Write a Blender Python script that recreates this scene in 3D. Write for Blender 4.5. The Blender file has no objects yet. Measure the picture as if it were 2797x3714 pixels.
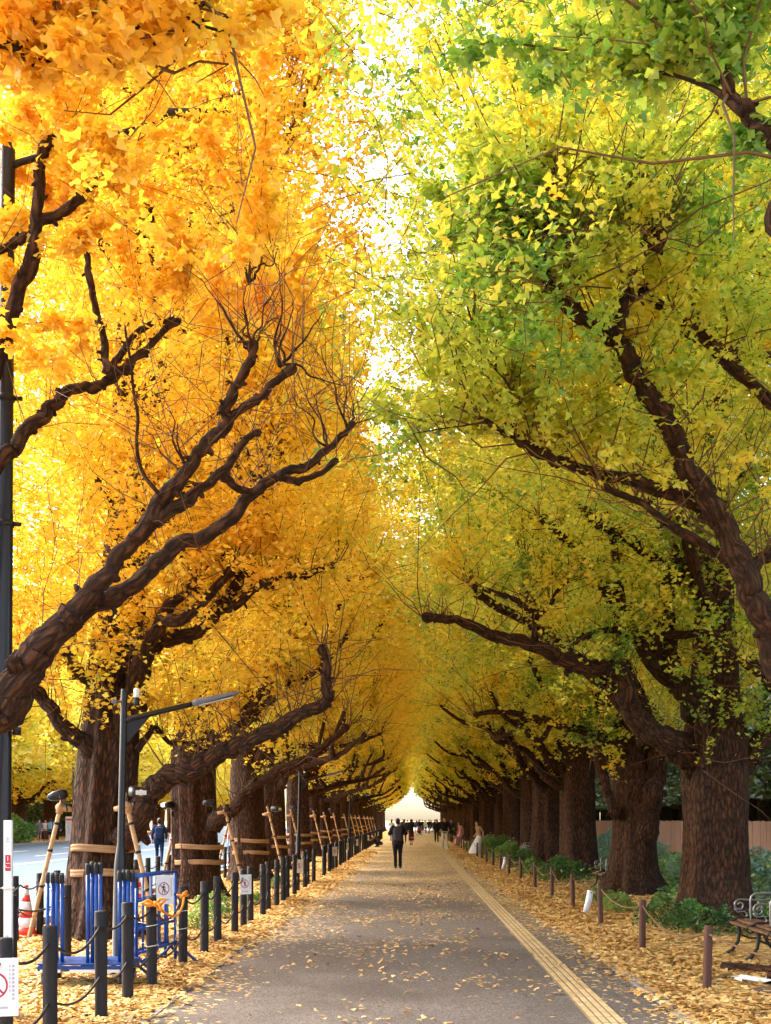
import bpy, bmesh, math, random
import numpy as np
from mathutils import Vector, Matrix
PI = math.pi
sc = bpy.context.scene
C = sc.collection
F, VX, HY, CH = 4600.0, 1490.0, 2975.0, 1.65      # lens in photo pixels, vanishing point, camera height

def P(px, py, d):
    """the point at distance d (metres ahead) seen at photo pixel px, py"""
    return np.array([(px - VX) / F * d, d, CH - (py - HY) / F * d])

# ------------------------------------------------------------------ camera, light
cam = bpy.data.cameras.new('camera'); co = bpy.data.objects.new('camera', cam); C.objects.link(co)
co.location = (0, 0, CH); co.rotation_euler = (PI / 2, 0, 0)
cam.sensor_fit = 'HORIZONTAL'; cam.sensor_width = 36; cam.lens = F / 2797 * 36
cam.shift_x = (1398.5 - VX) / 2797; cam.shift_y = (HY - 1857) / 2797
cam.clip_start = 0.1; cam.clip_end = 6000
sc.camera = co
SUN_EL, SUN_AZ = math.radians(44), math.radians(-62)   # azimuth clockwise from +Y (ahead): the sun stands over the road on the left
w = bpy.data.worlds.new('World'); sc.world = w; w.use_nodes = True
nt = w.node_tree; nt.nodes.clear()
sky = nt.nodes.new('ShaderNodeTexSky'); sky.sky_type = 'NISHITA'; sky.sun_disc = False
sky.sun_elevation = SUN_EL; sky.sun_rotation = SUN_AZ
sky.air_density = 1.0; sky.dust_density = 4.0; sky.ozone_density = 0.6
bg = nt.nodes.new('ShaderNodeBackground'); bg.inputs[1].default_value = 0.15
wo = nt.nodes.new('ShaderNodeOutputWorld')
nt.links.new(sky.outputs[0], bg.inputs[0]); nt.links.new(bg.outputs[0], wo.inputs[0])
sl = bpy.data.lights.new('sun', 'SUN'); sl.energy = .75; sl.angle = math.radians(12); sl.color = (1, .93, .82)
so = bpy.data.objects.new('sun', sl); C.objects.link(so)
sd = Vector((math.sin(SUN_AZ) * math.cos(SUN_EL), math.cos(SUN_AZ) * math.cos(SUN_EL), math.sin(SUN_EL)))
so.rotation_euler = sd.to_track_quat('Z', 'Y').to_euler()
sc.view_settings.view_transform = 'Standard'; sc.view_settings.look = 'None'
sc.view_settings.gamma = 1; sc.view_settings.exposure = 3.0
sc.render.engine = 'CYCLES'
cy = sc.cycles
cy.max_bounces = 11; cy.diffuse_bounces = 9; cy.glossy_bounces = 2; cy.transmission_bounces = 9; cy.transparent_max_bounces = 4
cy.caustics_reflective = False; cy.caustics_refractive = False; cy.use_denoising = True
cy.sample_clamp_indirect = 6

# ------------------------------------------------------------------ materials
def lin(r, g, b):
    f = lambda c: (c / 255 / 12.92) if c <= 10 else ((c / 255 + .055) / 1.055) ** 2.4
    return (f(r), f(g), f(b), 1)
class NT:
    def __init__(s, name):
        s.m = bpy.data.materials.new(name); s.m.use_nodes = True
        s.t = s.m.node_tree; s.t.nodes.clear()
        s.out = s.n('ShaderNodeOutputMaterial')
    def n(s, typ, ins=None, **kw):
        nd = s.t.nodes.new(typ)
        for k, v in kw.items(): setattr(nd, k, v)
        for k, v in (ins or {}).items(): s.set(nd.inputs[k], v)
        return nd
    def set(s, inp, v):
        if isinstance(v, bpy.types.NodeSocket): s.t.links.new(v, inp)
        elif isinstance(v, bpy.types.Node): s.t.links.new(v.outputs[0], inp)
        else: inp.default_value = v
    def ramp(s, fac, stops, interp='LINEAR'):
        r = s.n('ShaderNodeValToRGB'); r.color_ramp.interpolation = interp
        e = r.color_ramp.elements
        while len(e) < len(stops): e.new(.5)
        for q, (p, c) in zip(e, stops):
            q.position = p; q.color = c if len(c) == 4 else (*c, 1)
        s.set(r.inputs[0], fac); return r.outputs[0]
    def coord(s, which='Object', scale=None):
        t = s.n('ShaderNodeTexCoord').outputs[which]
        if scale is None: return t
        return s.n('ShaderNodeMapping', {0: t, 3: scale}).outputs[0]
    def noise(s, vec, scale, detail=4, rough=.6, col=False):
        nd = s.n('ShaderNodeTexNoise', {'Scale': scale, 'Detail': detail, 'Roughness': rough, 'Vector': vec})
        return nd.outputs[1 if col else 0]
    def mix(s, f, a, b, mode='MIX'):
        nd = s.n('ShaderNodeMix', data_type='RGBA', blend_type=mode)
        s.set(nd.inputs[0], f); s.set(nd.inputs[6], a); s.set(nd.inputs[7], b); return nd.outputs[2]
    def math(s, op, a, b=0.0, c=0.0, clamp=False):
        nd = s.n('ShaderNodeMath', operation=op, use_clamp=clamp); s.set(nd.inputs[0], a); s.set(nd.inputs[1], b); s.set(nd.inputs[2], c); return nd.outputs[0]
    def bump(s, h, strength=.5, dist=.02):
        return s.n('ShaderNodeBump', {'Height': h, 'Strength': strength, 'Distance': dist}).outputs[0]
    def bsdf(s, color, rough=.6, metal=0, normal=None, spec=.4, **kw):
        b = s.n('ShaderNodeBsdfPrincipled')
        s.set(b.inputs['Base Color'], color); s.set(b.inputs['Roughness'], rough); s.set(b.inputs['Metallic'], metal)
        b.inputs['Specular IOR Level'].default_value = spec
        if normal is not None: s.set(b.inputs['Normal'], normal)
        for k, v in kw.items(): s.set(b.inputs[k], v)
        s.t.links.new(b.outputs[0], s.out.inputs[0]); return b
def simple(name, col, rough=.6, metal=0, var=.25, scale=9, bump=.15, spec=.4, dist=.004):
    """one colour with a little grime and unevenness"""
    k = NT(name); v = k.coord('Object')
    n1 = k.noise(v, scale, 5); n2 = k.noise(v, scale * 7, 3)
    f = k.math('ADD', k.math('MULTIPLY', n1, .7), k.math('MULTIPLY', n2, .3))
    dk = tuple(c * (1 - var * 1.3) for c in col[:3]); lt = tuple(min(1, c * (1 + var)) for c in col[:3])
    k.bsdf(k.ramp(f, [(.25, dk), (.75, lt)]), k.ramp(n1, [(.2, (rough * .8,) * 3), (.8, (min(1, rough * 1.2),) * 3)]), metal, k.bump(n2, bump, dist), spec)
    return k.m
def leaf_material(name, stops, trans=.5):
    k = NT(name)
    a = k.n('ShaderNodeAttribute', attribute_name='tint').outputs['Fac']
    c = k.ramp(a, stops)
    d = k.n('ShaderNodeBsdfDiffuse', {0: c}); t = k.n('ShaderNodeBsdfTranslucent', {0: c})
    g = k.n('ShaderNodeBsdfGlossy', {0: (.9, .9, .9, 1), 1: .45})
    m = k.n('ShaderNodeMixShader', {0: trans, 1: d.outputs[0], 2: t.outputs[0]})
    m2 = k.n('ShaderNodeMixShader', {0: .06, 1: m.outputs[0], 2: g.outputs[0]})
    k.t.links.new(m2.outputs[0], k.out.inputs[0]); return k.m
M = {}
M['ginkgo_leaf'] = leaf_material('ginkgo_leaf', trans=.55, stops=[(0, (.92, .47, .022)), (.25, (.96, .63, .045)), (.45, (.95, .73, .06)), (.62, (.82, .75, .075)), (.76, (.53, .63, .07)), (.9, (.22, .42, .045)), (1, (.085, .24, .03))])
M['evergreen_leaf'] = leaf_material('evergreen_leaf', [(0, (.02, .045, .012)), (.5, (.04, .08, .02)), (1, (.11, .16, .03))], .25)
M['shrub_leaf'] = leaf_material('shrub_leaf', [(0, (.03, .085, .02)), (.3, (.065, .16, .03)), (.6, (.17, .32, .05)), (.8, (.32, .42, .08)), (.93, (.15, .28, .15)), (1, (.20, .32, .24))], .35)
M['litter_leaf'] = leaf_material('litter_leaf', [(0, (.13, .055, .02)), (.3, (.38, .19, .05)), (.65, (.62, .36, .10)), (1, (.74, .53, .22))], .15)
def bark(name, dark, light, scale=1.0, grey=0.0):
    k = NT(name)
    a = k.n('ShaderNodeAttribute', attribute_name='bk').outputs['Vector']
    m = k.n('ShaderNodeMapping', {0: a, 3: (24 * scale, 24 * scale, 7.5 * scale)}).outputs[0]
    n1 = k.noise(m, 1.0, 7, .68)
    vo = k.n('ShaderNodeTexVoronoi', {'Vector': m, 'Scale': .75}, feature='DISTANCE_TO_EDGE').outputs[0]
    crack = k.ramp(k.math('ADD', vo, k.math('MULTIPLY', k.math('SUBTRACT', n1, .5), .5)), [(.0, (0, 0, 0)), (.28, (1, 1, 1))])
    n3 = k.noise(a, 1.1, 3)
    c = k.ramp(n1, [(.3, dark), (.62, light)])
    c = k.mix(k.ramp(n3, [(.42, (0, 0, 0)), (.68, (1, 1, 1))]), c, k.mix(.35, c, (.125, .075, .048, 1)))
    c = k.mix(k.math('MULTIPLY', k.math('SUBTRACT', 1, crack), .7), c, (dark[0] * .35, dark[1] * .35, dark[2] * .35, 1))
    h = k.math('ADD', k.math('MULTIPLY', n1, .6), k.math('MULTIPLY', crack, .6))
    k.bsdf(c, .88, 0, k.bump(h, 1.0, .045), .25)
    return k.m
M['bark'] = bark('ginkgo_bark', (.013, .0045, .0017), (.118, .044, .016))
M['bark_dark'] = bark('cedar_bark', (.03, .022, .018), (.09, .07, .06))
M['twig'] = simple('twig_bark', (.15, .075, .03), .8, var=.4)

# ------------------------------------------------------------------ mesh helpers
class MB:
    """collects vertices and faces, builds ONE mesh object"""
    def __init__(s): s.v, s.f, s.m, s.a, s.n = [], [], [], [], 0
    def add(s, v, f, mat=0, attr=None):
        v = np.asarray(v, float).reshape(-1, 3); s.v.append(v)
        f = f if isinstance(f, list) else [f]
        for g in f:
            g = np.asarray(g, int)
            if g.ndim == 1: g = g.reshape(1, -1)
            s.f.append(g + s.n); s.m.append(np.full(len(g), mat, np.int32) if np.isscalar(mat) else np.asarray(mat, np.int32))
        s.a.append(np.asarray(attr, float).reshape(-1, 3) if attr is not None else v.copy())
        s.n += len(v); return s
    def build(s, name, mats, parent=None, smooth=True, tint=None, loc=None, link=True):
        me = bpy.data.meshes.new(name)
        v = np.concatenate(s.v); at = np.concatenate(s.a)
        me.vertices.add(len(v)); me.vertices.foreach_set('co', v.astype(np.float32).ravel())
        lt = np.concatenate([np.full(len(g), g.shape[1], np.int32) for g in s.f])
        li = np.concatenate([g.ravel() for g in s.f]).astype(np.int32)
        me.loops.add(len(li)); me.loops.foreach_set('vertex_index', li)
        me.polygons.add(len(lt)); me.polygons.foreach_set('loop_start', (np.cumsum(lt) - lt).astype(np.int32))
        me.polygons.foreach_set('material_index', np.concatenate(s.m))
        me.polygons.foreach_set('use_smooth', np.full(len(lt), smooth, bool))
        me.update(calc_edges=True)
        if tint is None:
            a = me.attributes.new('bk', 'FLOAT_VECTOR', 'POINT'); a.data.foreach_set('vector', at.astype(np.float32).ravel())
        else:
            a = me.attributes.new('tint', 'FLOAT', 'FACE'); a.data.foreach_set('value', np.asarray(tint, np.float32))
        for q in (mats if isinstance(mats, (list, tuple)) else [mats]): me.materials.append(q)
        if not link: return me
        return obj(name, me, parent, loc)
def obj(name, me, parent=None, loc=None):
    o = bpy.data.objects.new(name, me); C.objects.link(o)
    if parent is not None: o.parent = parent
    if loc is not None: o.location = loc
    return o
def empty(name, loc=(0, 0, 0), rz=0):
    o = bpy.data.objects.new(name, None); C.objects.link(o); o.location = loc; o.rotation_euler = (0, 0, rz); o.empty_display_size = .2
    return o
def tag(o, label, cat, group=None, kind=None):
    if label: o['label'] = label
    if cat: o['category'] = cat
    if group: o['group'] = group
    if kind: o['kind'] = kind
    return o
def dup(o, parent=None, loc=None, rz=None):
    c = o.copy(); C.objects.link(c)
    if parent is not None: c.parent = parent
    if loc is not None: c.location = loc
    if rz is not None: c.rotation_euler = (0, 0, rz)
    for ch in list(o.children): dup(ch, c)
    return c
def unit(v): v = np.asarray(v, float); return v / (np.linalg.norm(v) + 1e-9)
def smooth_path(pts, n):
    """Catmull-Rom through pts, about n points per span"""
    p = np.asarray(pts, float); q = np.vstack([2 * p[0] - p[1], p, 2 * p[-1] - p[-2]]); out = []
    for i in range(len(p) - 1):
        a, b, c, d = q[i:i + 4]
        for t in np.linspace(0, 1, n, endpoint=False):
            out.append(.5 * (2 * b + (c - a) * t + (2 * a - 5 * b + 4 * c - d) * t * t + (3 * b - a - 3 * c + d) * t ** 3))
    out.append(p[-1]); return np.array(out)
def tube(mb, pts, rad, seg=8, mat=0, cap=True, wob=0.0, rs=None):
    p = np.asarray(pts, float); n = len(p); r = np.full(n, rad, float) if np.isscalar(rad) else np.asarray(rad, float)
    t = np.gradient(p, axis=0); t /= (np.linalg.norm(t, axis=1, keepdims=True) + 1e-9)
    u = np.cross(t[0], (0, 0, 1) if abs(t[0][2]) < .9 else (1, 0, 0)); u = unit(u); U = [u]
    for i in range(1, n):
        u = unit(u - t[i] * np.dot(u, t[i])); U.append(u)
    U = np.array(U); W = np.cross(t, U)
    th = np.linspace(0, 2 * PI, seg, endpoint=False)
    rr = np.repeat(r[:, None], seg, 1)
    if wob:
        g = rs.random.normal(0, 1, (n, seg)) if rs is not None and hasattr(rs, 'random') and not callable(rs.random) else RNG.normal(0, 1, (n, seg))
        g = (g + np.roll(g, 1, 1) + np.roll(g, -1, 1)) / 3
        if n > 6 and seg < 10:
            g[1:-1] = (g[1:-1] + g[:-2] + g[2:]) / 3; g *= 1.8
        rr = rr * (1 + wob * g)
    ring = p[:, None] + rr[..., None] * (np.cos(th)[None, :, None] * U[:, None] + np.sin(th)[None, :, None] * W[:, None])
    ln = np.concatenate([[0], np.cumsum(np.linalg.norm(np.diff(p, axis=0), axis=1))])
    at = np.stack([np.cos(th)[None] * rr, np.sin(th)[None] * rr, np.repeat(ln[:, None], seg, 1)], -1) + RNG.uniform(0, 30)
    i = np.arange(n - 1)[:, None] * seg; j = np.arange(seg)[None]; k = (j + 1) % seg
    f = [np.stack([i + j, i + k, i + seg + k, i + seg + j], -1).reshape(-1, 4)]
    if cap: f += [np.arange(seg)[::-1].reshape(1, -1), (np.arange(seg) + (n - 1) * seg).reshape(1, -1)]
    mb.add(ring.reshape(-1, 3), f, mat, at.reshape(-1, 3)); return mb
RNG = np.random.default_rng(7)
def box(mb, c, s, mat=0, rz=0, rx=0, bev=0.0):
    """box centred at c with full sizes s; bev cuts the vertical and horizontal edges a little"""
    sx, sy, sz = s[0] / 2, s[1] / 2, s[2] / 2
    if bev:
        b = min(bev, sx * .9, sy * .9, sz * .9)
        bm = bmesh.new(); bmesh.ops.create_cube(bm, size=1)
        for v in bm.verts: v.co = Vector((v.co.x * 2 * sx, v.co.y * 2 * sy, v.co.z * 2 * sz))
        bmesh.ops.bevel(bm, geom=bm.edges[:], offset=b, segments=2, affect='EDGES', profile=.6)
        bm.verts.index_update(); v = np.array([q.co[:] for q in bm.verts]); f = {}
        for q in bm.faces: f.setdefault(len(q.verts), []).append([x.index for x in q.verts])
        f = [np.array(x) for x in f.values()]; bm.free()
    else:
        v = np.array([(x, y, z) for x in (-sx, sx) for y in (-sy, sy) for z in (-sz, sz)])
        f = [np.array([(0, 1, 3, 2), (4, 6, 7, 5), (0, 4, 5, 1), (2, 3, 7, 6), (0, 2, 6, 4), (1, 5, 7, 3)])]
    if rx: v = v @ np.array([(1, 0, 0), (0, math.cos(rx), math.sin(rx)), (0, -math.sin(rx), math.cos(rx))])
    if rz: v = v @ np.array([(math.cos(rz), math.sin(rz), 0), (-math.sin(rz), math.cos(rz), 0), (0, 0, 1)])
    mb.add(v + np.asarray(c, float), f, mat); return mb
def lathe(mb, prof, seg=16, mat=0, c=(0, 0, 0)):
    """prof: (radius, height) from bottom to top"""
    pr = np.asarray(prof, float); n = len(pr); th = np.linspace(0, 2 * PI, seg, endpoint=False)
    v = np.stack([pr[:, :1] * np.cos(th), pr[:, :1] * np.sin(th), np.repeat(pr[:, 1:], seg, 1)], -1).reshape(-1, 3) + np.asarray(c, float)
    i = np.arange(n - 1)[:, None] * seg; j = np.arange(seg)[None]; k = (j + 1) % seg
    f = [np.stack([i + j, i + k, i + seg + k, i + seg + j], -1).reshape(-1, 4), np.arange(seg)[::-1].reshape(1, -1), (np.arange(seg) + (n - 1) * seg).reshape(1, -1)]
    mb.add(v, f, mat); return mb
class Noise:
    def __init__(s, seed, size):
        r = np.random.default_rng(seed); d = r.normal(0, 1, (10, 3)); d /= np.linalg.norm(d, axis=1, keepdims=True)
        s.k = d * (2 * PI / size * r.uniform(.6, 1.7, (10, 1))); s.p = r.uniform(0, 2 * PI, 10)
    def __call__(s, p): return np.sin(p @ s.k.T + s.p).sum(1) / 3.2
def leaves(name, pos, size, tint, mat, parent=None, hexa=False, flat=.35, rng=RNG, link=True, axis=None):
    """many small fan leaves as one mesh; flat: how much their faces turn to the sky"""
    n = len(pos); nr = rng.normal(0, 1, (n, 3)); nr[:, 2] = np.abs(nr[:, 2]) + flat * 2
    nr /= np.linalg.norm(nr, axis=1, keepdims=True)
    d = rng.normal(0, 1, (n, 3)) if axis is None else axis + rng.normal(0, .6, (n, 3))
    d -= nr * (d * nr).sum(1, keepdims=True); d /= np.linalg.norm(d, axis=1, keepdims=True) + 1e-9
    sd_ = np.cross(nr, d); s_ = np.asarray(size).reshape(-1, 1) * rng.uniform(.7, 1.25, (n, 1))
    sh = [(0, -.55, 0), (.58, .10, .09), (.38, .37, -.04), (0, .20, .07), (-.38, .37, -.04), (-.58, .10, .09)] if hexa else [(0, -.5, 0), (.55, .15, .1), (0, .42, -.06), (-.55, .15, .1)]
    v = np.stack([pos + s_ * (a * sd_ + b * d + c * nr) for a, b, c in sh], 1)
    q = len(sh); mb = MB(); mb.add(v.reshape(-1, 3), np.arange(n * q).reshape(n, q))
    return mb.build(name, mat, parent, smooth=False, tint=np.clip(tint, 0, 1), link=link)
def tubes_batch(mb, Pt, R, sides=3):
    T, K, _ = Pt.shape
    t = Pt[:, -1] - Pt[:, 0]; t /= np.linalg.norm(t, axis=1, keepdims=True) + 1e-9
    u = np.cross(t, np.array([.3, .9, .1])); u /= np.linalg.norm(u, axis=1, keepdims=True) + 1e-9; w_ = np.cross(t, u)
    th = np.linspace(0, 2 * PI, sides, endpoint=False)
    off = np.cos(th)[None, :, None] * u[:, None] + np.sin(th)[None, :, None] * w_[:, None]
    v = Pt[:, :, None] + R[:, :, None, None] * off[:, None]
    b = (np.arange(T) * K * sides)[:, None, None]; i = (np.arange(K - 1) * sides)[None, :, None]; j = np.arange(sides)[None, None]; k = (j + 1) % sides
    f = np.stack([b + i + j, b + i + k, b + i + sides + k, b + i + sides + j], -1).reshape(-1, 4)
    mb.add(v.reshape(-1, 3), f); return mb
# ------------------------------------------------------------------ ginkgo trees
def env_prof(h, H, top=0.0):
    return np.interp(h, [0, 2.4, 4, 6, 9, .62 * H, .8 * H, H], [0, .35, .82, 1, .98, .72 + .24 * top, .45 + .22 * top, .08])
def fluted_trunk(mb, pts, rad, seed, seg=30, step=.12, ridges=9, amp=.095):
    rs = np.random.default_rng(seed)
    p = smooth_path(pts, 14); L = np.concatenate([[0], np.cumsum(np.linalg.norm(np.diff(p, axis=0), axis=1))])
    n = max(12, int(L[-1] / step)); s = np.linspace(0, L[-1], n)
    q = np.stack([np.interp(s, L, p[:, i]) for i in range(3)], 1)
    hr, rr = zip(*rad); r = np.interp(q[:, 2], hr, rr)
    th = np.linspace(0, 2 * PI, seg, endpoint=False)
    ph = rs.uniform(0, 2 * PI, 8); k = rs.integers(2, ridges + 3, 8)
    g = np.zeros((n, seg))
    for a in range(8):
        g += np.sin(k[a] * th[None] + ph[a] + .55 * np.sin(q[:, 2:3] * rs.uniform(.5, 1.6) + ph[a] * 2)) * (1.0 / (1 + .3 * k[a]))
    base = np.exp(-q[:, 2:3] / .38)
    fl = 1 + g * amp * (1 + 2.2 * base) + .30 * base
    fine = rs.normal(0, 1, (n, seg)); fine = (fine + np.roll(fine, 1, 0) + np.roll(fine, -1, 0)) / 3
    fl = fl + fine * .018
    R = r[:, None] * fl
    v = np.stack([q[:, 0:1] + R * np.cos(th), q[:, 1:2] + R * np.sin(th), np.repeat(q[:, 2:3], seg, 1)], -1)
    at = np.stack([R * np.cos(th), R * np.sin(th), np.repeat(s[:, None], seg, 1)], -1) + rs.uniform(0, 30)
    i = np.arange(n - 1)[:, None] * seg; j = np.arange(seg)[None]; kk = (j + 1) % seg
    f = [np.stack([i + j, i + kk, i + seg + kk, i + seg + j], -1).reshape(-1, 4), (np.arange(seg) + (n - 1) * seg).reshape(1, -1)]
    mb.add(v.reshape(-1, 3), f, 0, at.reshape(-1, 3))
def limb(mb, pts, r0, r1, seg=9, knob=True, rng=RNG, rough=.03, n=6):
    """a crooked limb along pts, swollen into a pollard knob at its end"""
    p = smooth_path(pts, n)
    m = len(p); t = np.linspace(0, 1, m); r = r0 + (r1 - r0) * t ** .8
    sm = lambda a: np.stack([np.convolve(np.pad(a[:, i], 2, mode='edge'), [.1, .25, .3, .25, .1], 'valid') for i in range(a.shape[1])], 1)
    jit = sm(rng.normal(0, 1, (m, 3))) * (r[:, None] * .24 + rough * .25); jit[0] = 0
    p = p + jit
    r = r * (1 + .13 * sm(rng.normal(0, 1, (m, 1)))[:, 0])
    if knob:
        e = unit(p[-1] - p[-2])
        p = np.vstack([p, p[-1] + e * r1 * 1.0, p[-1] + e * r1 * 2.2, p[-1] + e * r1 * 2.9])
        r = np.concatenate([r, [r1 * 1.35, r1 * 1.2, r1 * .4]])
    else:
        r[-1] = r1 * .35
    tube(mb, p, r, seg, wob=.08)
    if r0 > .03 and seg >= 8:
        for a in range(3, len(p) - 4, 2):
            if rng.random() < .55:
                q = unit(rng.normal(0, 1, 3)); L = r[a] * rng.uniform(1.1, 1.7) + .015; w0 = r[a] * rng.uniform(.22, .5)
                tube(mb, [p[a] + q * r[a] * .4, p[a] + q * L * .85, p[a] + q * L + rng.normal(0, .006, 3)], [w0 * 1.3, w0, w0 * .5], 6, wob=.15)
    return p
def gen_tree(seed, H=19., R=4.6, toward=1, path_reach=3.9, back_reach=4.4, nleaf=60000, lsize=.1, tint=.3, spread=.14, hexa=False,
             custom=(), trunk=None, trad=None, nlimb=15, hlow=3.0, hcone=.6, seg=30, twigs=True, keep=None, shoot_n=1.0, knobn=(4, 9), twr=1.0, fill=.6, low=True, clump=-.25, cut=.38, leafy=True, top=0.0, hgrad=0.0, cutp=.24, tuftn=0):
    """returns (wood mesh, leaf mesh), origin at the foot of the trunk. toward=+1: the path lies in +x"""
    rng = np.random.default_rng(seed); mb = MB()
    trunk = trunk if trunk is not None else [(0, 0, -.1), (rng.normal(0, .08), rng.normal(0, .08), 3), (rng.normal(0, .25), rng.normal(0, .2), 8), (rng.normal(0, .3), rng.normal(0, .3), H * .72), (rng.normal(0, .3), rng.normal(0, .3), H * .93)]
    trad = trad or [(0, .52), (.6, .47), (2, .45), (3.2, .43), (5, .30), (8, .22), (H * .72, .11), (H * .93, .03)]
    fluted_trunk(mb, trunk, trad, seed, seg)
    tp = smooth_path(trunk, 12)
    axis_at = lambda h: np.array([np.interp(h, tp[:, 2], tp[:, i]) for i in range(3)])
    wood = []          # (points, thickness class) for leaf rejection and for shoots
    tips = []; tuft = []
    for c in custom:
        p = limb(mb, c[0], c[1], c[2], c[4] if len(c) > 4 else 10, c[3], rng, n=11 if c[1] > .03 else 6)
        if c[1] < .02: tuft.append(p[len(p) // 3:])
        wood.append(p); tips.append((p[-1], unit(p[-1] - p[-4]), c[3]))
    for i in range(nlimb):
        f = (i + .5) / nlimb; h = 2.3 + (H * .74 - 2.3) * f ** 1.15
        az = i * 2.39996 + rng.normal(0, .3)
        if low and i < 5: az = (0 if toward > 0 else PI) + rng.uniform(-1.1, .7) * (1 if toward > 0 else -1)
        s = axis_at(h); reach = R * env_prof(np.array(h + 2.2), H, top) * rng.uniform(.6, .85)
        el = math.radians(rng.uniform(14, 38) if h < 8 else rng.uniform(30, 60))
        d = np.array([math.cos(az) * math.cos(el), math.sin(az) * math.cos(el), math.sin(el)])
        pts = [s, s + d * reach * .12]; 
        for k in range(5):
            d = unit(d + rng.normal(0, .2, 3) + np.array([0, 0, .10]))
            pts.append(pts[-1] + d * reach * .2)
        r0 = max(.05, np.interp(h, [2, 6, 12, 18], [.20, .14, .085, .045])) * rng.uniform(.8, 1.15)
        p = limb(mb, pts, r0, r0 * .30, 9, True, rng, n=9); wood.append(p); tips.append((p[-1], unit(p[-1] - p[-4]), True))
        for k in range(rng.integers(1, 4)):
            a = p[int(len(p) * rng.uniform(.3, .8))]; e = unit(d + rng.normal(0, .7, 3) + (0, 0, .35)); L = reach * rng.uniform(.2, .45)
            q = limb(mb, [a, a + e * L * .5, a + unit(e + (0, 0, .5) + rng.normal(0, .25, 3)) * L], r0 * .45, r0 * .26, 6, True, rng, n=5)
            wood.append(q); tips.append((q[-1], unit(q[-1] - q[-3]), True))
    # upright shoots from knobs and along limbs
    S, D, Ln = [], [], []
    for p, e, kn in tips:
        for k in range(rng.integers(*knobn) if kn else int(2 * shoot_n)):
            S.append(p + rng.normal(0, .03, 3)); D.append(unit(e * .5 + np.array([0, 0, .75]) + rng.normal(0, .42, 3))); Ln.append(rng.uniform(.5, 1.5))
    for p in wood:
        m = int(len(p) * .55 * shoot_n)
        for k in range(m):
            a = p[rng.integers(len(p) // 4, len(p))]
            S.append(a); D.append(unit(np.array([0, 0, .7]) + rng.normal(0, .55, 3))); Ln.append(rng.uniform(.35, 1.5))
    S, D, Ln = np.array(S), np.array(D), np.array(Ln)
    bend = rng.normal(0, .26, S.shape); tt = np.linspace(0, 1, 5)
    SP = S[:, None] + D[:, None] * (tt[None, :, None] * Ln[:, None, None]) + bend[:, None] * (tt[None, :, None] ** 2) * Ln[:, None, None]
    SP = SP + rng.normal(0, .035, SP.shape) * Ln[:, None, None] * np.array([0, 1, 1, 1, 1])[None, :, None]
    n_f = int(nleaf * fill / 12); cand = int(n_f * 5) + 10
    # leaf clusters through the crown's volume
    nz = Noise(seed + 1, 2.6); nz2 = Noise(seed + 2, 1.0); nt_ = Noise(seed + 3, 2.2)
    h = hlow + (H - hlow) * rng.random(cand) ** 1.05; az = rng.uniform(0, 2 * PI, cand)
    Re = R * env_prof(h, H, top) * (1 + .24 * nz(np.stack([np.cos(az) * 3, np.sin(az) * 3, h], 1)) + .14 * nz2(np.stack([np.cos(az) * 3, np.sin(az) * 3, h], 1)))
    rr = Re * rng.random(cand) ** .42
    ax = np.stack([np.interp(h, tp[:, 2], tp[:, i]) for i in range(3)], 1)
    c = np.stack([ax[:, 0] + np.cos(az) * rr, ax[:, 1] + np.sin(az) * rr, h], 1)
    ok = rng.random(cand) < Re / R
    ok &= h > hlow + hcone * rr * (1 + .25 * nz2(c)) - .3
    pr = path_reach * (1 + .13 * nz(c * 1.2) + .08 * nz2(c)); tx = c[:, 0] * toward
    ok &= (tx < pr) & (tx > -back_reach)
    ok &= (nz2(c) * .6 + nz(c * 1.3) * .6) > clump
    if keep is not None: ok &= keep(c)
    c = c[ok]
    W = np.concatenate(wood)[::2] if wood else np.zeros((1, 3))
    if cut and len(c):
        good = np.ones(len(c), bool)
        for a in range(0, len(c), 4000):
            dd = ((c[a:a + 4000, None] - W[None]) ** 2).sum(-1).min(1); good[a:a + 4000] = (dd > cut * cut) | (rng.random(len(dd)) < .12)
        c = c[good]
    c = c[:n_f]
    outd = c - np.stack([np.zeros(len(c)), np.zeros(len(c)), c[:, 2] - .5], 1)
    outd = outd / (np.linalg.norm(outd, axis=1, keepdims=True) + 1e-6)
    td = outd * .6 + rng.normal(0, .55, c.shape) + (0, 0, .25); td /= np.linalg.norm(td, axis=1, keepdims=True)
    tl = rng.uniform(.3, .95, len(c)); CP = c[:, None] + td[:, None] * (np.linspace(-.5, .5, 4)[None, :, None] * tl[:, None, None]); CP = CP + rng.normal(0, .05, CP.shape) * tl[:, None, None]
    nf0 = sum(len(g) for g in mb.f)
    if twigs:
        tubes_batch(mb, SP, np.outer(.006 + .004 * Ln, np.linspace(1, .3, 5)) * twr)
        if len(CP): tubes_batch(mb, CP[::2], np.repeat(np.array([[.0052, .0042, .003, .0015]]), len(CP[::2]), 0) * twr)
    for q, g in enumerate(mb.f):
        pass
    tot = 0
    for q, g in enumerate(mb.f):
        if tot >= nf0: mb.m[q][:] = 1
        tot += len(g)
    mw = mb.build('trunk', [M['bark'], M['twig']], link=False)
    if not leafy: return mw, None
    # leaves in tufts along shoots and twigs
    pos = []
    if keep is not None and len(SP): SP = SP[keep(SP[:, 3]) | (rng.random(len(SP)) < (.3 if tuftn else 0))]
    if len(SP):
        ns = max(1, int(nleaf * (1 - fill) / len(SP))); u = rng.random((len(SP), max(1, ns // 3))); u = np.repeat(u, 3, 1)
        a = u * 4; i0 = np.minimum(a.astype(int), 3); fr = (a - i0)[..., None]
        I = np.arange(len(SP))[:, None]
        pos.append((SP[I, i0] * (1 - fr) + SP[I, i0 + 1] * fr).reshape(-1, 3))
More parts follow.
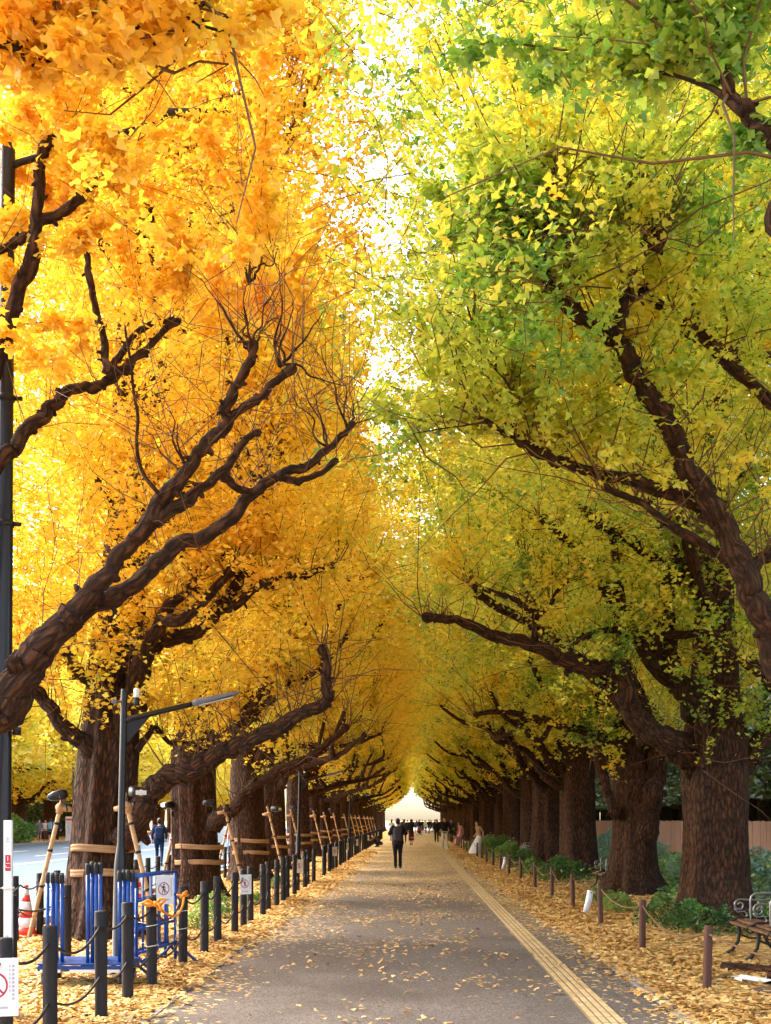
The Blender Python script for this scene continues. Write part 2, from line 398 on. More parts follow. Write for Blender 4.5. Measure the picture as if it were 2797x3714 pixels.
    if len(CP):
        nc = max(1, int(nleaf * fill / len(CP))); u = np.repeat(rng.uniform(-.5, .6, (len(CP), max(1, nc // 3))), 3, 1)
        pos.append((c[:, None] + td[:, None] * (u * tl[:, None])[..., None]).reshape(-1, 3))
    if tuft and tuftn:
        tq = np.concatenate(tuft); pos.append(np.repeat(tq[rng.integers(0, len(tq), tuftn * len(tuft) // 4)] + rng.normal(0, .03, (tuftn * len(tuft) // 4, 3)), 4, 0))
    pos = np.concatenate(pos); pos = pos + rng.normal(0, lsize * .75, pos.shape) - (0, 0, lsize * .4)
    if hcone: rr_ = np.hypot(pos[:, 0], pos[:, 1]); pos = pos[pos[:, 2] > hlow - .5 + hcone * .85 * rr_ + .35 * nz2(pos)]
    pos = pos[(pos[:, 2] > 1.8) & (pos[:, 0] * toward < path_reach * (1.08 + .07 * nz2(pos)))]
    if cut:
        Wf = W[::2].astype(np.float32); g_ = np.ones(len(pos), bool); pf_ = pos.astype(np.float32)
        for a in range(0, len(pos), 20000):
            q = pf_[a:a + 20000]; dd = ((q ** 2).sum(1)[:, None] + (Wf ** 2).sum(1)[None] - 2 * q @ Wf.T).min(1); g_[a:a + 20000] = (dd > cutp ** 2) | (rng.random(len(q)) < .15)
        pos = pos[g_]
    tn = tint + spread * nt_(pos) + hgrad * (7 - pos[:, 2]) + rng.normal(0, .05, len(pos)) + (rng.random(len(pos)) < .03) * .2
    return mw, leaves('crown', pos, np.full(len(pos), lsize), tn, M['ginkgo_leaf'], hexa=hexa, rng=rng, link=False)
def place_tree(meshes, x, y, label, group, name='ginkgo_tree', rz=0, sc_=1):
    r = empty(name, (x, y, 0), rz); tag(r, label, 'tree', group)
    o = obj('trunk', meshes[0], r)
    if meshes[1] is not None: obj('crown', meshes[1], r)
    if sc_ != 1: r.scale = (sc_, sc_, sc_)
    return r
def px(pts, d0, d1, base):
    """photo pixels along a limb, its depth running from d0 to d1, in the tree's own space"""
    n = len(pts); return [P(a, b, d0 + (d1 - d0) * i / (n - 1)) - np.array(base) for i, (a, b) in enumerate(pts)]

GL, GR = 'ginkgo trees of the left row', 'ginkgo trees of the right row'
# --- nearest left tree: trunk outside the frame, its great limbs reach in
b0 = (-4.4, 10.0, 0); T0 = np.array
main0 = [np.array((.05, 0, 1.5)), np.array((.55, -.1, 1.95))] + px([(0, 2582), (67, 2456), (168, 2322), (277, 2221)], 9.75, 9.55, b0)
upper0 = px([(240, 2262), (378, 2078), (504, 1944), (588, 1807), (655, 1740), (731, 1631), (800, 1557), (823, 1480), (874, 1370), (916, 1278)], 9.55, 9.0, b0)
fork0 = px([(795, 1565), (882, 1488), (966, 1421), (1033, 1345)], 9.2, 9.0, b0)
mid0 = px([(560, 1900), (650, 1830), (714, 1782), (807, 1715), (882, 1606), (924, 1572)], 9.35, 9.5, b0)
lower0 = px([(240, 2255), (403, 2170), (546, 2070), (630, 1985), (798, 1910), (924, 1784), (1008, 1725), (1117, 1681), (1193, 1622), (1269, 1547)], 9.6, 10.3, b0)
low2 = px([(1010, 1725), (1060, 1745), (1100, 1738), (1210, 1690)], 10.0, 10.2, b0)
link0 = px([(806, 1715), (849, 1765), (916, 1782)], 9.5, 9.9, b0)
shoot0 = px([(588, 1807), (504, 1681), (496, 1488), (471, 1303), (445, 1169)], 9.3, 9.1, b0)
limb_b = [np.array((0, 0, 3.2)), np.array((.5, .1, 3.7))] + px([(0, 1673), (50, 1614), (151, 1513), (235, 1429), (336, 1404), (412, 1370), (504, 1295), (622, 1169)], 10.0, 10.4, b0)
limb_b2 = px([(400, 1370), (430, 1290), (521, 1190), (622, 1160)], 10.2, 10.6, b0)
limb_b3 = px([(386, 1354), (378, 1261), (336, 1068), (311, 900), (319, 756)], 10.2, 10.5, b0)
limb_c = [np.array((0, 0, 3.6)), np.array((.7, -.2, 4.3))] + px([(-60, 1420), (0, 1290), (76, 1050), (126, 882), (143, 714), (160, 546), (210, 479)], 9.6, 9.2, b0)
limb_c2 = px([(140, 800), (277, 731), (336, 655), (428, 546)], 9.4, 9.5, b0)
limb_c3 = px([(130, 840), (50, 880), (-20, 920)], 9.4, 9.4, b0)
fan = lambda a, ts, d: [(px([a] + [(a[0] + (t[0] - a[0]) * q + RNG.normal(0, 11), a[1] + (t[1] - a[1]) * q + RNG.normal(0, 11)) for q in (.25, .5, .75)] + [t], d, d + RNG.normal(0, .25), b0), .012, .003, False, 5) for t in ts]
tw0 = fan((905, 1270), [(727, 1010), (880, 1130), (905, 1020), (985, 1080), (1010, 1150), (850, 1230)], 9.0) + fan((1015, 1330), [(1005, 960), (1015, 1150), (1180, 1130), (1060, 1080), (1250, 1400)], 9.0) \
    + fan((905, 1030), [(860, 830), (905, 850), (960, 900), (1010, 900)], 9.0) + fan((1260, 1550), [(1160, 1250), (1250, 1370), (1320, 1450), (1380, 1500)], 10.3) + fan((1190, 1620), [(1050, 1420), (1090, 1380), (1140, 1430)], 10.2) + fan((680, 1720), [(600, 1480), (520, 1560), (640, 1530)], 9.3)
L0c = [(main0, .16, .112, False, 18), (upper0, .075, .034, True, 14), (fork0, .036, .03, True), (mid0, .058, .022, True), (lower0, .082, .022, True, 14), (low2, .035, .022, True), (link0, .035, .028, False), (shoot0, .016, .008, False, 6),
       (limb_b, .085, .026, True, 14), (limb_b2, .034, .02, True), (limb_b3, .04, .02, True), (limb_c, .085, .035, True, 14), (limb_c2, .045, .022, True), (limb_c3, .045, .03, True)] + tw0
def keep_l0(c):
    x, y, z = c[:, 0] + b0[0], c[:, 1] + b0[1], c[:, 2]
    return ((y > 10.1) | (z > 7.5)) & ((z > 6.3 + .55 * np.clip(x + 3.2, 0, 9) + .25 * (10 - y).clip(0, 4)) | ((z > 4.4) & (x < -3.4) & (y > 11)))
m = gen_tree(11, H=18, nleaf=95000, lsize=.066, tint=.25, spread=.10, hexa=True, custom=L0c, tuftn=60, nlimb=0, shoot_n=.3, knobn=(3, 6), twr=.42, hgrad=.010, keep=keep_l0, hlow=5.2, hcone=.2, low=False, path_reach=3.3, cut=.3, clump=-.3)
place_tree(m, *b0[:2], 'nearest yellow ginkgo at the left frame edge, thick forked limb arching up over the path', GL)
# --- the tree behind it on the left, nearer the camera: only its high leafy branch hangs into the top corner
bm1 = (-4.5, 2.2, 0)
br = px([(-500, 420), (-200, 250), (0, 165), (170, 200), (300, 192), (440, 178), (560, 158), (660, 90), (770, -20)], 5.25, 5.9, bm1)
br2 = px([(60, 150), (280, 110), (480, 105), (640, 92), (900, 40), (1000, 10)], 5.4, 6.2, bm1)
tw1 = [(px([(a, b), ((a + c) / 2, (b + d) / 2 + 8), (c, d)], 5.5, 5.7, bm1), .010, .004, False, 5) for a, b, c, d in [(120, 150, 110, -30), (280, 110, 300, 0), (330, 95, 380, 190), (560, 158, 640, 60), (380, 190, 420, 260), (70, 160, 130, 330), (700, 80, 860, 110), (500, 100, 560, 30)]]
def keep_l1n(c):
    x, y, z = c[:, 0] + bm1[0], c[:, 1] + bm1[1], c[:, 2]
    return (y < 7.9) & (y > 1.4) & (z > 5.55 + .62 * (y - 6.6) + .16 * (x + 2.5)) & (x < -.75 - .2 * (z - 6))
m = gen_tree(21, H=16, R=6.4, nleaf=24000, lsize=.06, tint=.23, spread=.07, hexa=True, custom=[([np.array((0, 0, 5.))] + br, .035, .010, False), (br2, .015, .006, False, 6)] + tw1, nlimb=0, keep=keep_l1n, hlow=5.3, hcone=0, low=False, path_reach=5, back_reach=2, cut=0, clump=-.2, shoot_n=.4)
place_tree(m, *bm1[:2], 'ginkgo standing beside the camera, one dark bough of orange leaves across the top left corner', GL)
# --- second left tree, with the bands, seen whole
b1 = (-4.38, 17.9, 0)
tr1 = px([(357, 3430), (365, 3200), (385, 2900), (405, 2600), (420, 2300), (445, 1900), (458, 1500), (470, 1100), (480, 200)], 17.9, 18.2, b1)
tr1[0] = np.array((0, 0, -.1))
low1 = px([(440, 3060), (490, 3000), (530, 2900), (590, 2834), (672, 2800), (756, 2759), (840, 2717), (924, 2683), (1008, 2633), (1092, 2591), (1184, 2540), (1180, 2460), (1185, 2380)], 17.6, 16.4, b1)
up1 = px([(420, 2440), (470, 2397), (588, 2322), (689, 2305), (773, 2238), (840, 2154), (882, 2086), (966, 2112)], 17.8, 16.6, b1)
up1b = px([(800, 2200), (860, 2190), (1008, 2086), (1092, 2095), (1193, 2053)], 16.9, 16.5, b1)
le1 = px([(360, 2760), (294, 2691), (210, 2616), (143, 2515), (80, 2440)], 17.8, 17.4, b1)
le2 = px([(390, 2500), (370, 2473), (302, 2456), (262, 2397), (268, 2340)], 17.8, 17.2, b1)
ri3 = px([(440, 2050), (520, 1960), (600, 1900), (680, 1760)], 18, 17.2, b1)
ri4 = px([(500, 2720), (560, 2640), (615, 2690), (700, 2700)], 17.7, 18.4, b1)
kn5 = px([(470, 1250), (560, 1180), (650, 1000), (690, 760), (720, 730)], 18.2, 16.8, b1)
kn6 = px([(460, 1500), (610, 1290), (700, 1150)], 18.1, 17.2, b1)
kn7 = px([(478, 900), (700, 900), (930, 640), (1020, 560), (1100, 410)], 18.2, 16.6, b1)
m = gen_tree(31, H=21, nleaf=270000, lsize=.075, hgrad=.018, tint=.36, spread=.12, custom=[(low1, .20, .055, True, 14), (up1, .15, .05, True, 12), (up1b, .08, .035, True), (le1, .15, .07, True), (le2, .10, .07, False), (ri3, .08, .045, True), (ri4, .05, .03, True), (kn5, .075, .06, True), (kn6, .08, .05, True), (kn7, .085, .045, True)],
             trunk=tr1, trad=[(0, .50), (.5, .43), (1.5, .415), (2.6, .42), (3.4, .36), (4.4, .30), (6, .20), (9, .16), (14, .10), (21, .03)], nlimb=13, seg=48, hlow=2.7, hcone=.72, cutp=.34, path_reach=3.55, cut=.42)
L1 = place_tree(m, *b1[:2], 'big ginkgo beside the first low lamp on the left, two tan bands round its trunk', GL)
# --- third left tree
b2 = (-4.45, 26.6, 0)
low2_ = px([(770, 3010), (800, 2965), (843, 2938), (900, 2873), (960, 2820), (1080, 2766), (1140, 2730), (1240, 2650)], 26.3, 25, b2)
r2b = px([(745, 2500), (700, 2420), (650, 2380), (610, 2330)], 26.4, 26.0, b2)
r2c = px([(745, 2700), (830, 2650), (900, 2600), (960, 2480)], 26.4, 25.4, b2)
m = gen_tree(41, H=20, nleaf=220000, lsize=.085, hgrad=.018, tint=.42, spread=.12, custom=[(low2_, .19, .06, True, 12), (r2b, .12, .07, True), (r2c, .13, .06, True)],
             trad=[(0, .52), (.5, .45), (1.5, .44), (3.0, .44), (4.2, .36), (8, .23), (14, .1), (20, .03)], nlimb=15, seg=40, hlow=2.9, hcone=.7, path_reach=3.5)
L2 = place_tree(m, *b2[:2], 'banded ginkgo behind the blue barrier with a limb sweeping low towards the path', GL)
# --- nearest right tree: trunk outside the frame
c0 = (4.95, 12.5, 0)
ra = [np.array((0, 0, 1.5)), np.array((-.35, -.1, 2.0))] + px([(2985, 2640), (2890, 2530), (2815, 2420), (2775, 2245), (2708, 2094), (2641, 1952), (2591, 1851), (2524, 1734), (2450, 1600), (2380, 1480), (2315, 1375), (2270, 1276), (2208, 1204), (2109, 1150), (2019, 1070), (1965, 971), (1947, 881)], 12.1, 11.2, c0)
rb = px([(2225, 1215), (2244, 1195), (2270, 1097), (2297, 935), (2390, 880), (2405, 840)], 11.4, 11.1, c0)
rc = px([(2342, 1060), (2342, 1079), (2459, 1150), (2540, 1222), (2720, 1393), (2850, 1500)], 11.6, 12.2, c0)
rd = px([(2680, 2090), (2658, 2061), (2574, 1985), (2448, 1918), (2339, 1834), (2205, 1775)], 12, 11.8, c0)
re_ = px([(2560, 1830), (2350, 1760), (2100, 1700), (1983, 1654), (1911, 1618), (1848, 1573), (1767, 1528)], 12, 11.4, c0)
rf = px([(2708, 2094), (2745, 2040), (2797, 2000), (2860, 1960)], 12.0, 12.2, c0)
rg = px([(1850, 1575), (1862, 1500), (1850, 1400)], 11.4, 11.3, c0)
rh = px([(2297, 1095), (2290, 1010), (2330, 930)], 11.2, 11.2, c0)
ri_ = px([(1947, 881), (1990, 820), (2005, 700), (2015, 560)], 11.2, 11.0, c0)
twr = [(px([(a, b), ((a + c) / 2 + RNG.normal(0, 8), (b + d) / 2 + RNG.normal(0, 8)), (c, d)], 11.2, 11.1, c0), .012, .005, False, 5) for a, b, c, d in
       [(1950, 900, 1850, 830), (1950, 900, 1930, 760), (1965, 960, 2080, 880), (1975, 960, 2130, 800), (1940, 960, 1780, 800), (1945, 980, 1760, 900), (2000, 1060, 2110, 1010), (2405, 840, 2310, 700), (2405, 840, 2380, 680), (2405, 830, 2480, 720), (1770, 1530, 1500, 1570), (1860, 1420, 1740, 1260), (1740, 1260, 1680, 1060)]]
R0c = [(ra, .155, .055, True, 16), (rb, .065, .042, True), (rc, .045, .06, True), (rd, .06, .03, True), (re_, .075, .03, True), (rf, .07, .05, False), (rg, .025, .012, False), (rh, .03, .02, True), (ri_, .022, .01, False)] + twr
def keep_r0(c):
    x, y, z = c[:, 0] + c0[0], c[:, 1] + c0[1], c[:, 2]
    return ((y > 11.35) | (x < 1.25) | (z > 8.6)) & (z > 5.0 + .28 * np.clip(x - 1, -2, 5) + .22 * (12 - y).clip(0, 4))
m = gen_tree(51, H=19, toward=-1, R=6.6, nleaf=210000, lsize=.066, top=1, tuftn=14, tint=.70, spread=.14, hexa=True, custom=R0c, nlimb=4, keep=keep_r0, hlow=4.6, hcone=.2, low=False, path_reach=5.75, cut=.34, clump=-.32)
place_tree(m, *c0[:2], 'nearest green and yellow ginkgo at the right frame edge, dark limbs crossing its leaves', GR)
cm1 = (5.0, 4.2, 0)
rn = px([(3050, 900), (2900, 640), (2797, 510), (2730, 440), (2660, 350), (2610, 220), (2560, 160), (2490, 110), (2330, 40)], 6.3, 6.9, cm1)
rn2 = px([(2640, 320), (2690, 130), (2760, 0)], 6.7, 6.8, cm1)
rn3 = px([(2600, 230), (2520, 235), (2400, 180), (2290, 20)], 6.8, 7.0, cm1)
rn4 = px([(2700, 410), (2600, 330), (2450, 270), (2280, 240)], 6.5, 7.0, cm1)
rn5 = px([(2600, 230), (2570, 130), (2540, 0)], 6.8, 6.9, cm1)
def keep_rn(c):
    x, y, z = c[:, 0] + cm1[0], c[:, 1] + cm1[1], c[:, 2]
    return (y > 1.0) & (y < 9.0) & ((y > 6.75) | (x < 1) | (z > 5.75 + .62 * (y - 7.4) + 1.3)) & (z > 5.75 + .62 * (y - 7.4) - .1 * (x - 1.2)) & (x > -.15 + .22 * (z - 6.0))
m = gen_tree(61, H=16, R=6.0, toward=-1, nleaf=120000, lsize=.058, tint=.9, spread=.1, hexa=True, custom=[([np.array((0, 0, 3.4))] + rn, .075, .015, False, 10), (rn2, .025, .01, False, 6), (rn3, .022, .008, False, 6), (rn4, .025, .008, False, 6), (rn5, .018, .008, False, 6)], nlimb=4, keep=keep_rn, hlow=5.2, hcone=0, low=False, path_reach=5.2, back_reach=3, cut=0, clump=-.25, shoot_n=.5)
place_tree(m, *cm1[:2], 'ginkgo standing beside the camera on the right, dark green leaves filling the top right corner', GR)
# --- second right tree, thick forked trunk by the first bench
c1 = (4.9, 20.4, 0)
ar = px([(2500, 2760), (2440, 2698), (2348, 2648), (2289, 2572), (2272, 2505), (2239, 2430), (2155, 2421), (2037, 2388), (1937, 2337), (1803, 2312), (1677, 2253), (1568, 2237)], 20.2, 18.2, c1)
ar2 = px([(1945, 2340), (1937, 2237), (1870, 2178), (1735, 2128)], 18.9, 18.4, c1)
ar3 = px([(1937, 2237), (1990, 2200), (2040, 2120)], 18.8, 18.6, c1)
se = px([(2540, 2700), (2515, 2589), (2473, 2497), (2440, 2404), (2423, 2287), (2423, 2170), (2406, 2069), (2373, 2027), (2281, 1960), (2180, 1910), (2130, 1859)], 20.2, 18.6, c1)
ho = px([(2560, 2310), (2532, 2295), (2322, 2304), (2205, 2287), (2088, 2320)], 19.6, 18.8, c1)
rr1 = px([(2680, 2780), (2708, 2748), (2797, 2648), (2880, 2560)], 20.3, 20.0, c1)
rr2 = px([(2860, 2530), (2797, 2480), (2700, 2396), (2616, 2329), (2557, 2270)], 19.4, 19.0, c1)
bl = px([(2540, 2560), (2545, 2680), (2550, 2790)], 19.75, 19.85, c1)
m = gen_tree(71, H=20, toward=-1, nleaf=250000, lsize=.075, tint=.69, spread=.13, custom=[(ar, .23, .06, True, 14), (ar2, .07, .035, True), (ar3, .05, .03, True), (se, .17, .055, True, 12), (ho, .085, .05, True), (rr1, .2, .13, False, 12), (rr2, .11, .07, True), (bl, .1, .06, False)],
             trad=[(0, .64), (.5, .55), (1.5, .52), (2.3, .55), (2.9, .56), (3.4, .42), (5, .30), (8, .22), (14, .1), (20, .03)], nlimb=13, seg=48, hlow=2.9, hcone=.62, cutp=.34, path_reach=5.5, R=5.8, top=1, back_reach=3.4, cut=.42)
R1 = place_tree(m, *c1[:2], 'thick ginkgo beside the nearest bench, a long bent limb reaching left over the path', GR)
# --- third right tree, forked like a V
c2 = (5.0, 28.6, 0)
v1 = px([(2330, 3060), (2360, 2920), (2385, 2780), (2370, 2650), (2350, 2550)], 28.3, 28.0, c2)
v2 = px([(2240, 2960), (2200, 2860), (2170, 2700), (2175, 2560), (2160, 2500)], 28.4, 28.0, c2)
v3 = px([(2250, 2300), (2188, 2077), (2121, 1985), (2062, 1884)], 28.4, 27.0, c2)
m = gen_tree(81, H=20, toward=-1, nleaf=210000, lsize=.088, tint=.67, spread=.13, custom=[(v1, .26, .16, False, 12), (v2, .14, .08, False, 10), (v3, .14, .07, True)],
             trad=[(0, .60), (.5, .50), (1.5, .47), (2.4, .48), (3.4, .4), (5, .32), (8, .22), (14, .1), (20, .03)], nlimb=15, seg=40, hlow=2.9, hcone=.6, path_reach=5.5, R=5.8, top=1, back_reach=3.4)
R2 = place_tree(m, *c2[:2], 'ginkgo with a V forked trunk beside the second bench', GR)
# --- the rest of both rows: shared shapes, turned and set apart
LV = [gen_tree(100 + i, H=19 + i, nleaf=130000, lsize=.115, hgrad=.012, tint=.49, spread=.12, nlimb=17, seg=26, hlow=3.1, path_reach=4.9, R=5.4, hcone=.72) for i in range(2)]
RV = [gen_tree(120 + i, H=19 + i, toward=-1, nleaf=130000, lsize=.115, tint=.65 - .04 * i, spread=.13, nlimb=17, seg=26, hlow=3.1, R=6, top=.6, back_reach=3.4, path_reach=5.9, hcone=.75, trad=[(0, .62), (.5, .55), (1.5, .52), (3.2, .5), (5, .34), (8, .23), (14, .11), (18, .03)]) for i in range(2)]
FV = [gen_tree(140 + i, H=19 + i, toward=1 - 2 * (i % 2), nleaf=22000, lsize=.27, tint=.56 + .05 * (i % 2), spread=.11, nlimb=13, seg=16, hlow=3.2, R=5.2, path_reach=5.2, hcone=.72, twigs=False) for i in range(4)]
ordn = ['fourth', 'fifth', 'sixth', 'seventh', 'eighth', 'ninth', 'tenth']
yl = [34.4, 42, 49.6, 57.2, 64.8, 72.6, 80.4] + [88.5 + 8 * i for i in range(15)]
LEFT = [(L1, *b1[:2], .43), (L2, *b2[:2], .45)]
for i, y in enumerate(yl):
    x = -4.45 + random.Random(i).uniform(-.12, .12)
    if i < 7:
        r = place_tree(LV[i % 2], x, y, f'yellow ginkgo, {ordn[i]} trunk from the camera in the left row, banded and staked', GL, rz=0)
        r.scale = (1, (-1 if i % 4 > 1 else 1), 1)
    else:
        r = place_tree(FV[0 if i % 2 else 2], x, y, 'yellow ginkgo far down the left row where the trunks merge', GL)
        r.scale = (1, (-1 if i % 4 > 1 else 1), 1.0 + .06 * (i % 3))
    LEFT.append((r, x, y, .45))
yr = [37.6, 45.2, 53.2, 61, 69, 77, 85] + [93 + 8 * i for i in range(14)]
RIGHT = []
for i, y in enumerate(yr):
    x = 5.0 + random.Random(50 + i).uniform(-.15, .15)
    if i < 7:
        r = place_tree(RV[i % 2], x, y, f'yellow green ginkgo, {ordn[i]} trunk from the camera in the right row', GR)
        r.scale = (1, (-1 if i % 4 > 1 else 1), 1)
    else:
        r = place_tree(FV[1 if i % 2 else 3], x, y, 'yellow green ginkgo far down the right row where the trunks merge', GR)
        r.scale = (1, (-1 if i % 4 > 1 else 1), 1.0 + .06 * (i % 3))
    RIGHT.append((r, x, y))
PV = [gen_tree(160 + i, H=18 + i, nleaf=17000, lsize=.27, tint=.52, spread=.1, nlimb=13, seg=16, hlow=2.8, path_reach=4.9, hcone=.45, twigs=False, clump=-.1) for i in range(2)]  # leaf tint stands in for the bright haze over the rows across the road
# --- rows on the other side of the road
for i in range(21):
    y = 62 + 9.5 * i; x = -31 + random.Random(80 + i).uniform(-.5, .5)
    r = place_tree(PV[i % 2], x, y, 'haze-tinted pale yellow ginkgo in the row on the far side of the road', 'ginkgo trees across the road'); r.scale = (1.25, 1.25 * (-1 if i % 3 == 1 else 1), 1.15)
for i in range(20):
    y = 66 + 10 * i; x = -41 + random.Random(180 + i).uniform(-.5, .5)
    r = place_tree(PV[(i + 1) % 2], x, y, 'haze-tinted pale yellow ginkgo of the farthest row behind the road', 'ginkgo trees across the road'); r.scale = (1.3, 1.3 * (-1 if i % 3 == 1 else 1), 1.25)
# ------------------------------------------------------------------ ground
def sheet(name, x0, x1, y0, y1, z, mat, nx=1, ny=1):
    xs, ys = np.linspace(x0, x1, nx + 1), np.linspace(y0, y1, ny + 1)
    v = np.array([(x, y, z) for y in ys for x in xs]); mb = MB()
    i = np.arange(ny)[:, None] * (nx + 1); j = np.arange(nx)[None]
    mb.add(v, np.stack([i + j, i + j + 1, i + j + nx + 2, i + j + nx + 1], -1).reshape(-1, 4))
    o = mb.build(name, mat, smooth=False); o['kind'] = 'structure'; return o
k = NT('leaf_strewn_soil'); v = k.coord('Object')
vo = k.n('ShaderNodeTexVoronoi', {'Vector': v, 'Scale': 16.0, 'Randomness': 1.0})
cell = k.n('ShaderNodeSeparateColor', {0: vo.outputs['Color']})
big = k.noise(v, .55, 5, .6); fine = k.noise(v, 40, 3)
lc = k.ramp(cell.outputs[0], [(0, (.26, .12, .03)), (.35, (.50, .28, .07)), (.75, (.66, .42, .12)), (1, (.74, .54, .22))])
soil = k.ramp(fine, [(.3, (.05, .028, .014)), (.7, (.13, .075, .035))])
cov = k.ramp(k.math('ADD', k.math('MULTIPLY', big, .75), k.math('MULTIPLY', cell.outputs[1], .35)), [(.36, (0, 0, 0)), (.52, (1, 1, 1))])
k.bsdf(k.mix(cov, soil, lc), .85, 0, k.bump(k.math('ADD', vo.outputs[0], fine), .6, .02), .2)
M['soil'] = k.m
k = NT('worn_asphalt'); v = k.coord('Object')
ag = k.n('ShaderNodeTexVoronoi', {'Vector': v, 'Scale': 95.0}); sp = k.n('ShaderNodeSeparateColor', {0: ag.outputs['Color']})
n1 = k.noise(v, .7, 6, .65); n2 = k.noise(v, 30, 3)
asph = k.ramp(k.math('ADD', k.math('MULTIPLY', sp.outputs[0], .6), k.math('MULTIPLY', n1, .5)), [(.2, (.036, .029, .025)), (.55, (.085, .069, .060)), (.85, (.21, .175, .15))])
xyz = k.n('ShaderNodeSeparateXYZ', {0: v})
edge = k.math('ABSOLUTE', xyz.outputs[0]); edge = k.math('MULTIPLY', k.math('SUBTRACT', edge, 1.35), .6, clamp=True)
far = k.math('MULTIPLY', k.math('SUBTRACT', xyz.outputs[1], 12), .026, clamp=True)
lv = k.n('ShaderNodeTexVoronoi', {'Vector': v, 'Scale': 24.0}); ls = k.n('ShaderNodeSeparateColor', {0: lv.outputs['Color']})
drift = k.noise(k.n('ShaderNodeMapping', {0: v, 3: (.35, .22, 1)}).outputs[0], 1.0, 5, .65)
dens = k.math('ADD', k.math('ADD', k.math('MULTIPLY', edge, .75), k.math('MULTIPLY', far, .75)), k.math('MULTIPLY', k.math('SUBTRACT', drift, .55), 1.6))
mask = k.math('MULTIPLY', k.math('LESS_THAN', ls.outputs[0], dens), k.math('LESS_THAN', lv.outputs[0], .62))
lcol = k.ramp(ls.outputs[1], [(0, (.40, .22, .06)), (.5, (.64, .40, .12)), (1, (.74, .55, .23))])
k.bsdf(k.mix(mask, asph, lcol), k.ramp(n1, [(.3, (.6,) * 3), (.7, (.85,) * 3)]), 0, k.bump(k.math('ADD', k.math('MULTIPLY', sp.outputs[0], .5), n2), .35, .006), .35)
M['asphalt'] = k.m
k = NT('road_asphalt'); v = k.coord('Object'); n1 = k.noise(v, .35, 6, .6); n2 = k.noise(v, 60, 3)
k.bsdf(k.ramp(k.math('ADD', k.math('MULTIPLY', n1, .7), k.math('MULTIPLY', n2, .3)), [(.3, (.003, .036, .068)), (.7, (.006, .056, .098))]), .55, 0, k.bump(n2, .2, .004), .5)
M['road'] = k.m
M['white_line'] = simple('road_paint', (.78, .78, .76), .6, var=.12, scale=3)
M['concrete'] = simple('kerb_concrete', (.27, .25, .235), .85, var=.3, scale=5, bump=.4)
M['tactile'] = simple('tactile_yellow', (.47, .34, .165), .8, var=.4, scale=4, bump=.2)
k = NT('plaza_paving'); v = k.coord('Object'); n1 = k.noise(v, .2, 4)
k.bsdf(k.ramp(n1, [(.3, (.35, .33, .31)), (.7, (.5, .48, .45))]), .8); M['plaza'] = k.m
M['tactile_base'] = simple('tactile_base', (.22, .155, .08), .8, var=.3, scale=6, bump=.2)
sheet('ground', -900, 900, -200, 2500, 0, M['soil'])
sheet('path', -2.14, 2.22, -30, 205, .006, M['asphalt'])
sheet('plaza', -120, 120, 212, 420, .01, M['plaza'])
sheet('road', -25.4, -5.92, -60, 210, .008, M['road'])
def strip(name, x0, x1, y0, y1, h, mat, step, gap=.006, label=None):
    mb = MB(); y = y0
    while y < y1:
        box(mb, ((x0 + x1) / 2, y + step / 2, h / 2), (x1 - x0, step - gap, h), bev=.006 if y < 40 else 0); y += step
    o = mb.build(name, mat, smooth=False); o['kind'] = 'structure'; return o
strip('path_kerb', -2.30, -2.146, 6, 200, .016, M['concrete'], 1.0)
strip('path_kerb', 2.226, 2.37, 6, 200, .016, M['concrete'], 1.0)
strip('road_kerb', -5.91, -5.74, 4, 200, .13, M['concrete'], 2.0)
strip('road_kerb', -25.6, -25.42, 4, 200, .13, M['concrete'], 4.0)
# painted lines of the road
def dashes(x, wd, segs):
    mb = MB()
    for a, b in segs: box(mb, (x, (a + b) / 2, .013), (wd, b - a, .002))
    o = mb.build('road_marking', M['white_line'], smooth=False); o['kind'] = 'structure'
dashes(-14.55, .18, [(5, 44.5), (45.5, 190)])
dashes(-17.15, .15, [(8 + 12.5 * i, 13.5 + 12.5 * i) for i in range(14)])
dashes(-20.55, .15, [(10 + 13 * i, 16 + 13 * i) for i in range(14)])
dashes(-8.6, .12, [(12 + 5.5 * i, 14.2 + 5.5 * i) for i in range(30)])
# tactile guide strip: a base with four long raised bars on every 0.3 m tile
mb = MB(); y = 6.0
while y < 150:
    L = .3 if y < 60 else 1.2
    box(mb, (1.61, y + L / 2, .009), (.275, L - .006, .008), 1)
    for q in range(4): box(mb, (1.61 - .102 + .068 * q, y + L / 2, .0175), (.040, L - .03 if y < 60 else L, .009))
    y += L
o = mb.build('tactile_paving', [M['tactile'], M['tactile_base']], smooth=False); o['kind'] = 'structure'
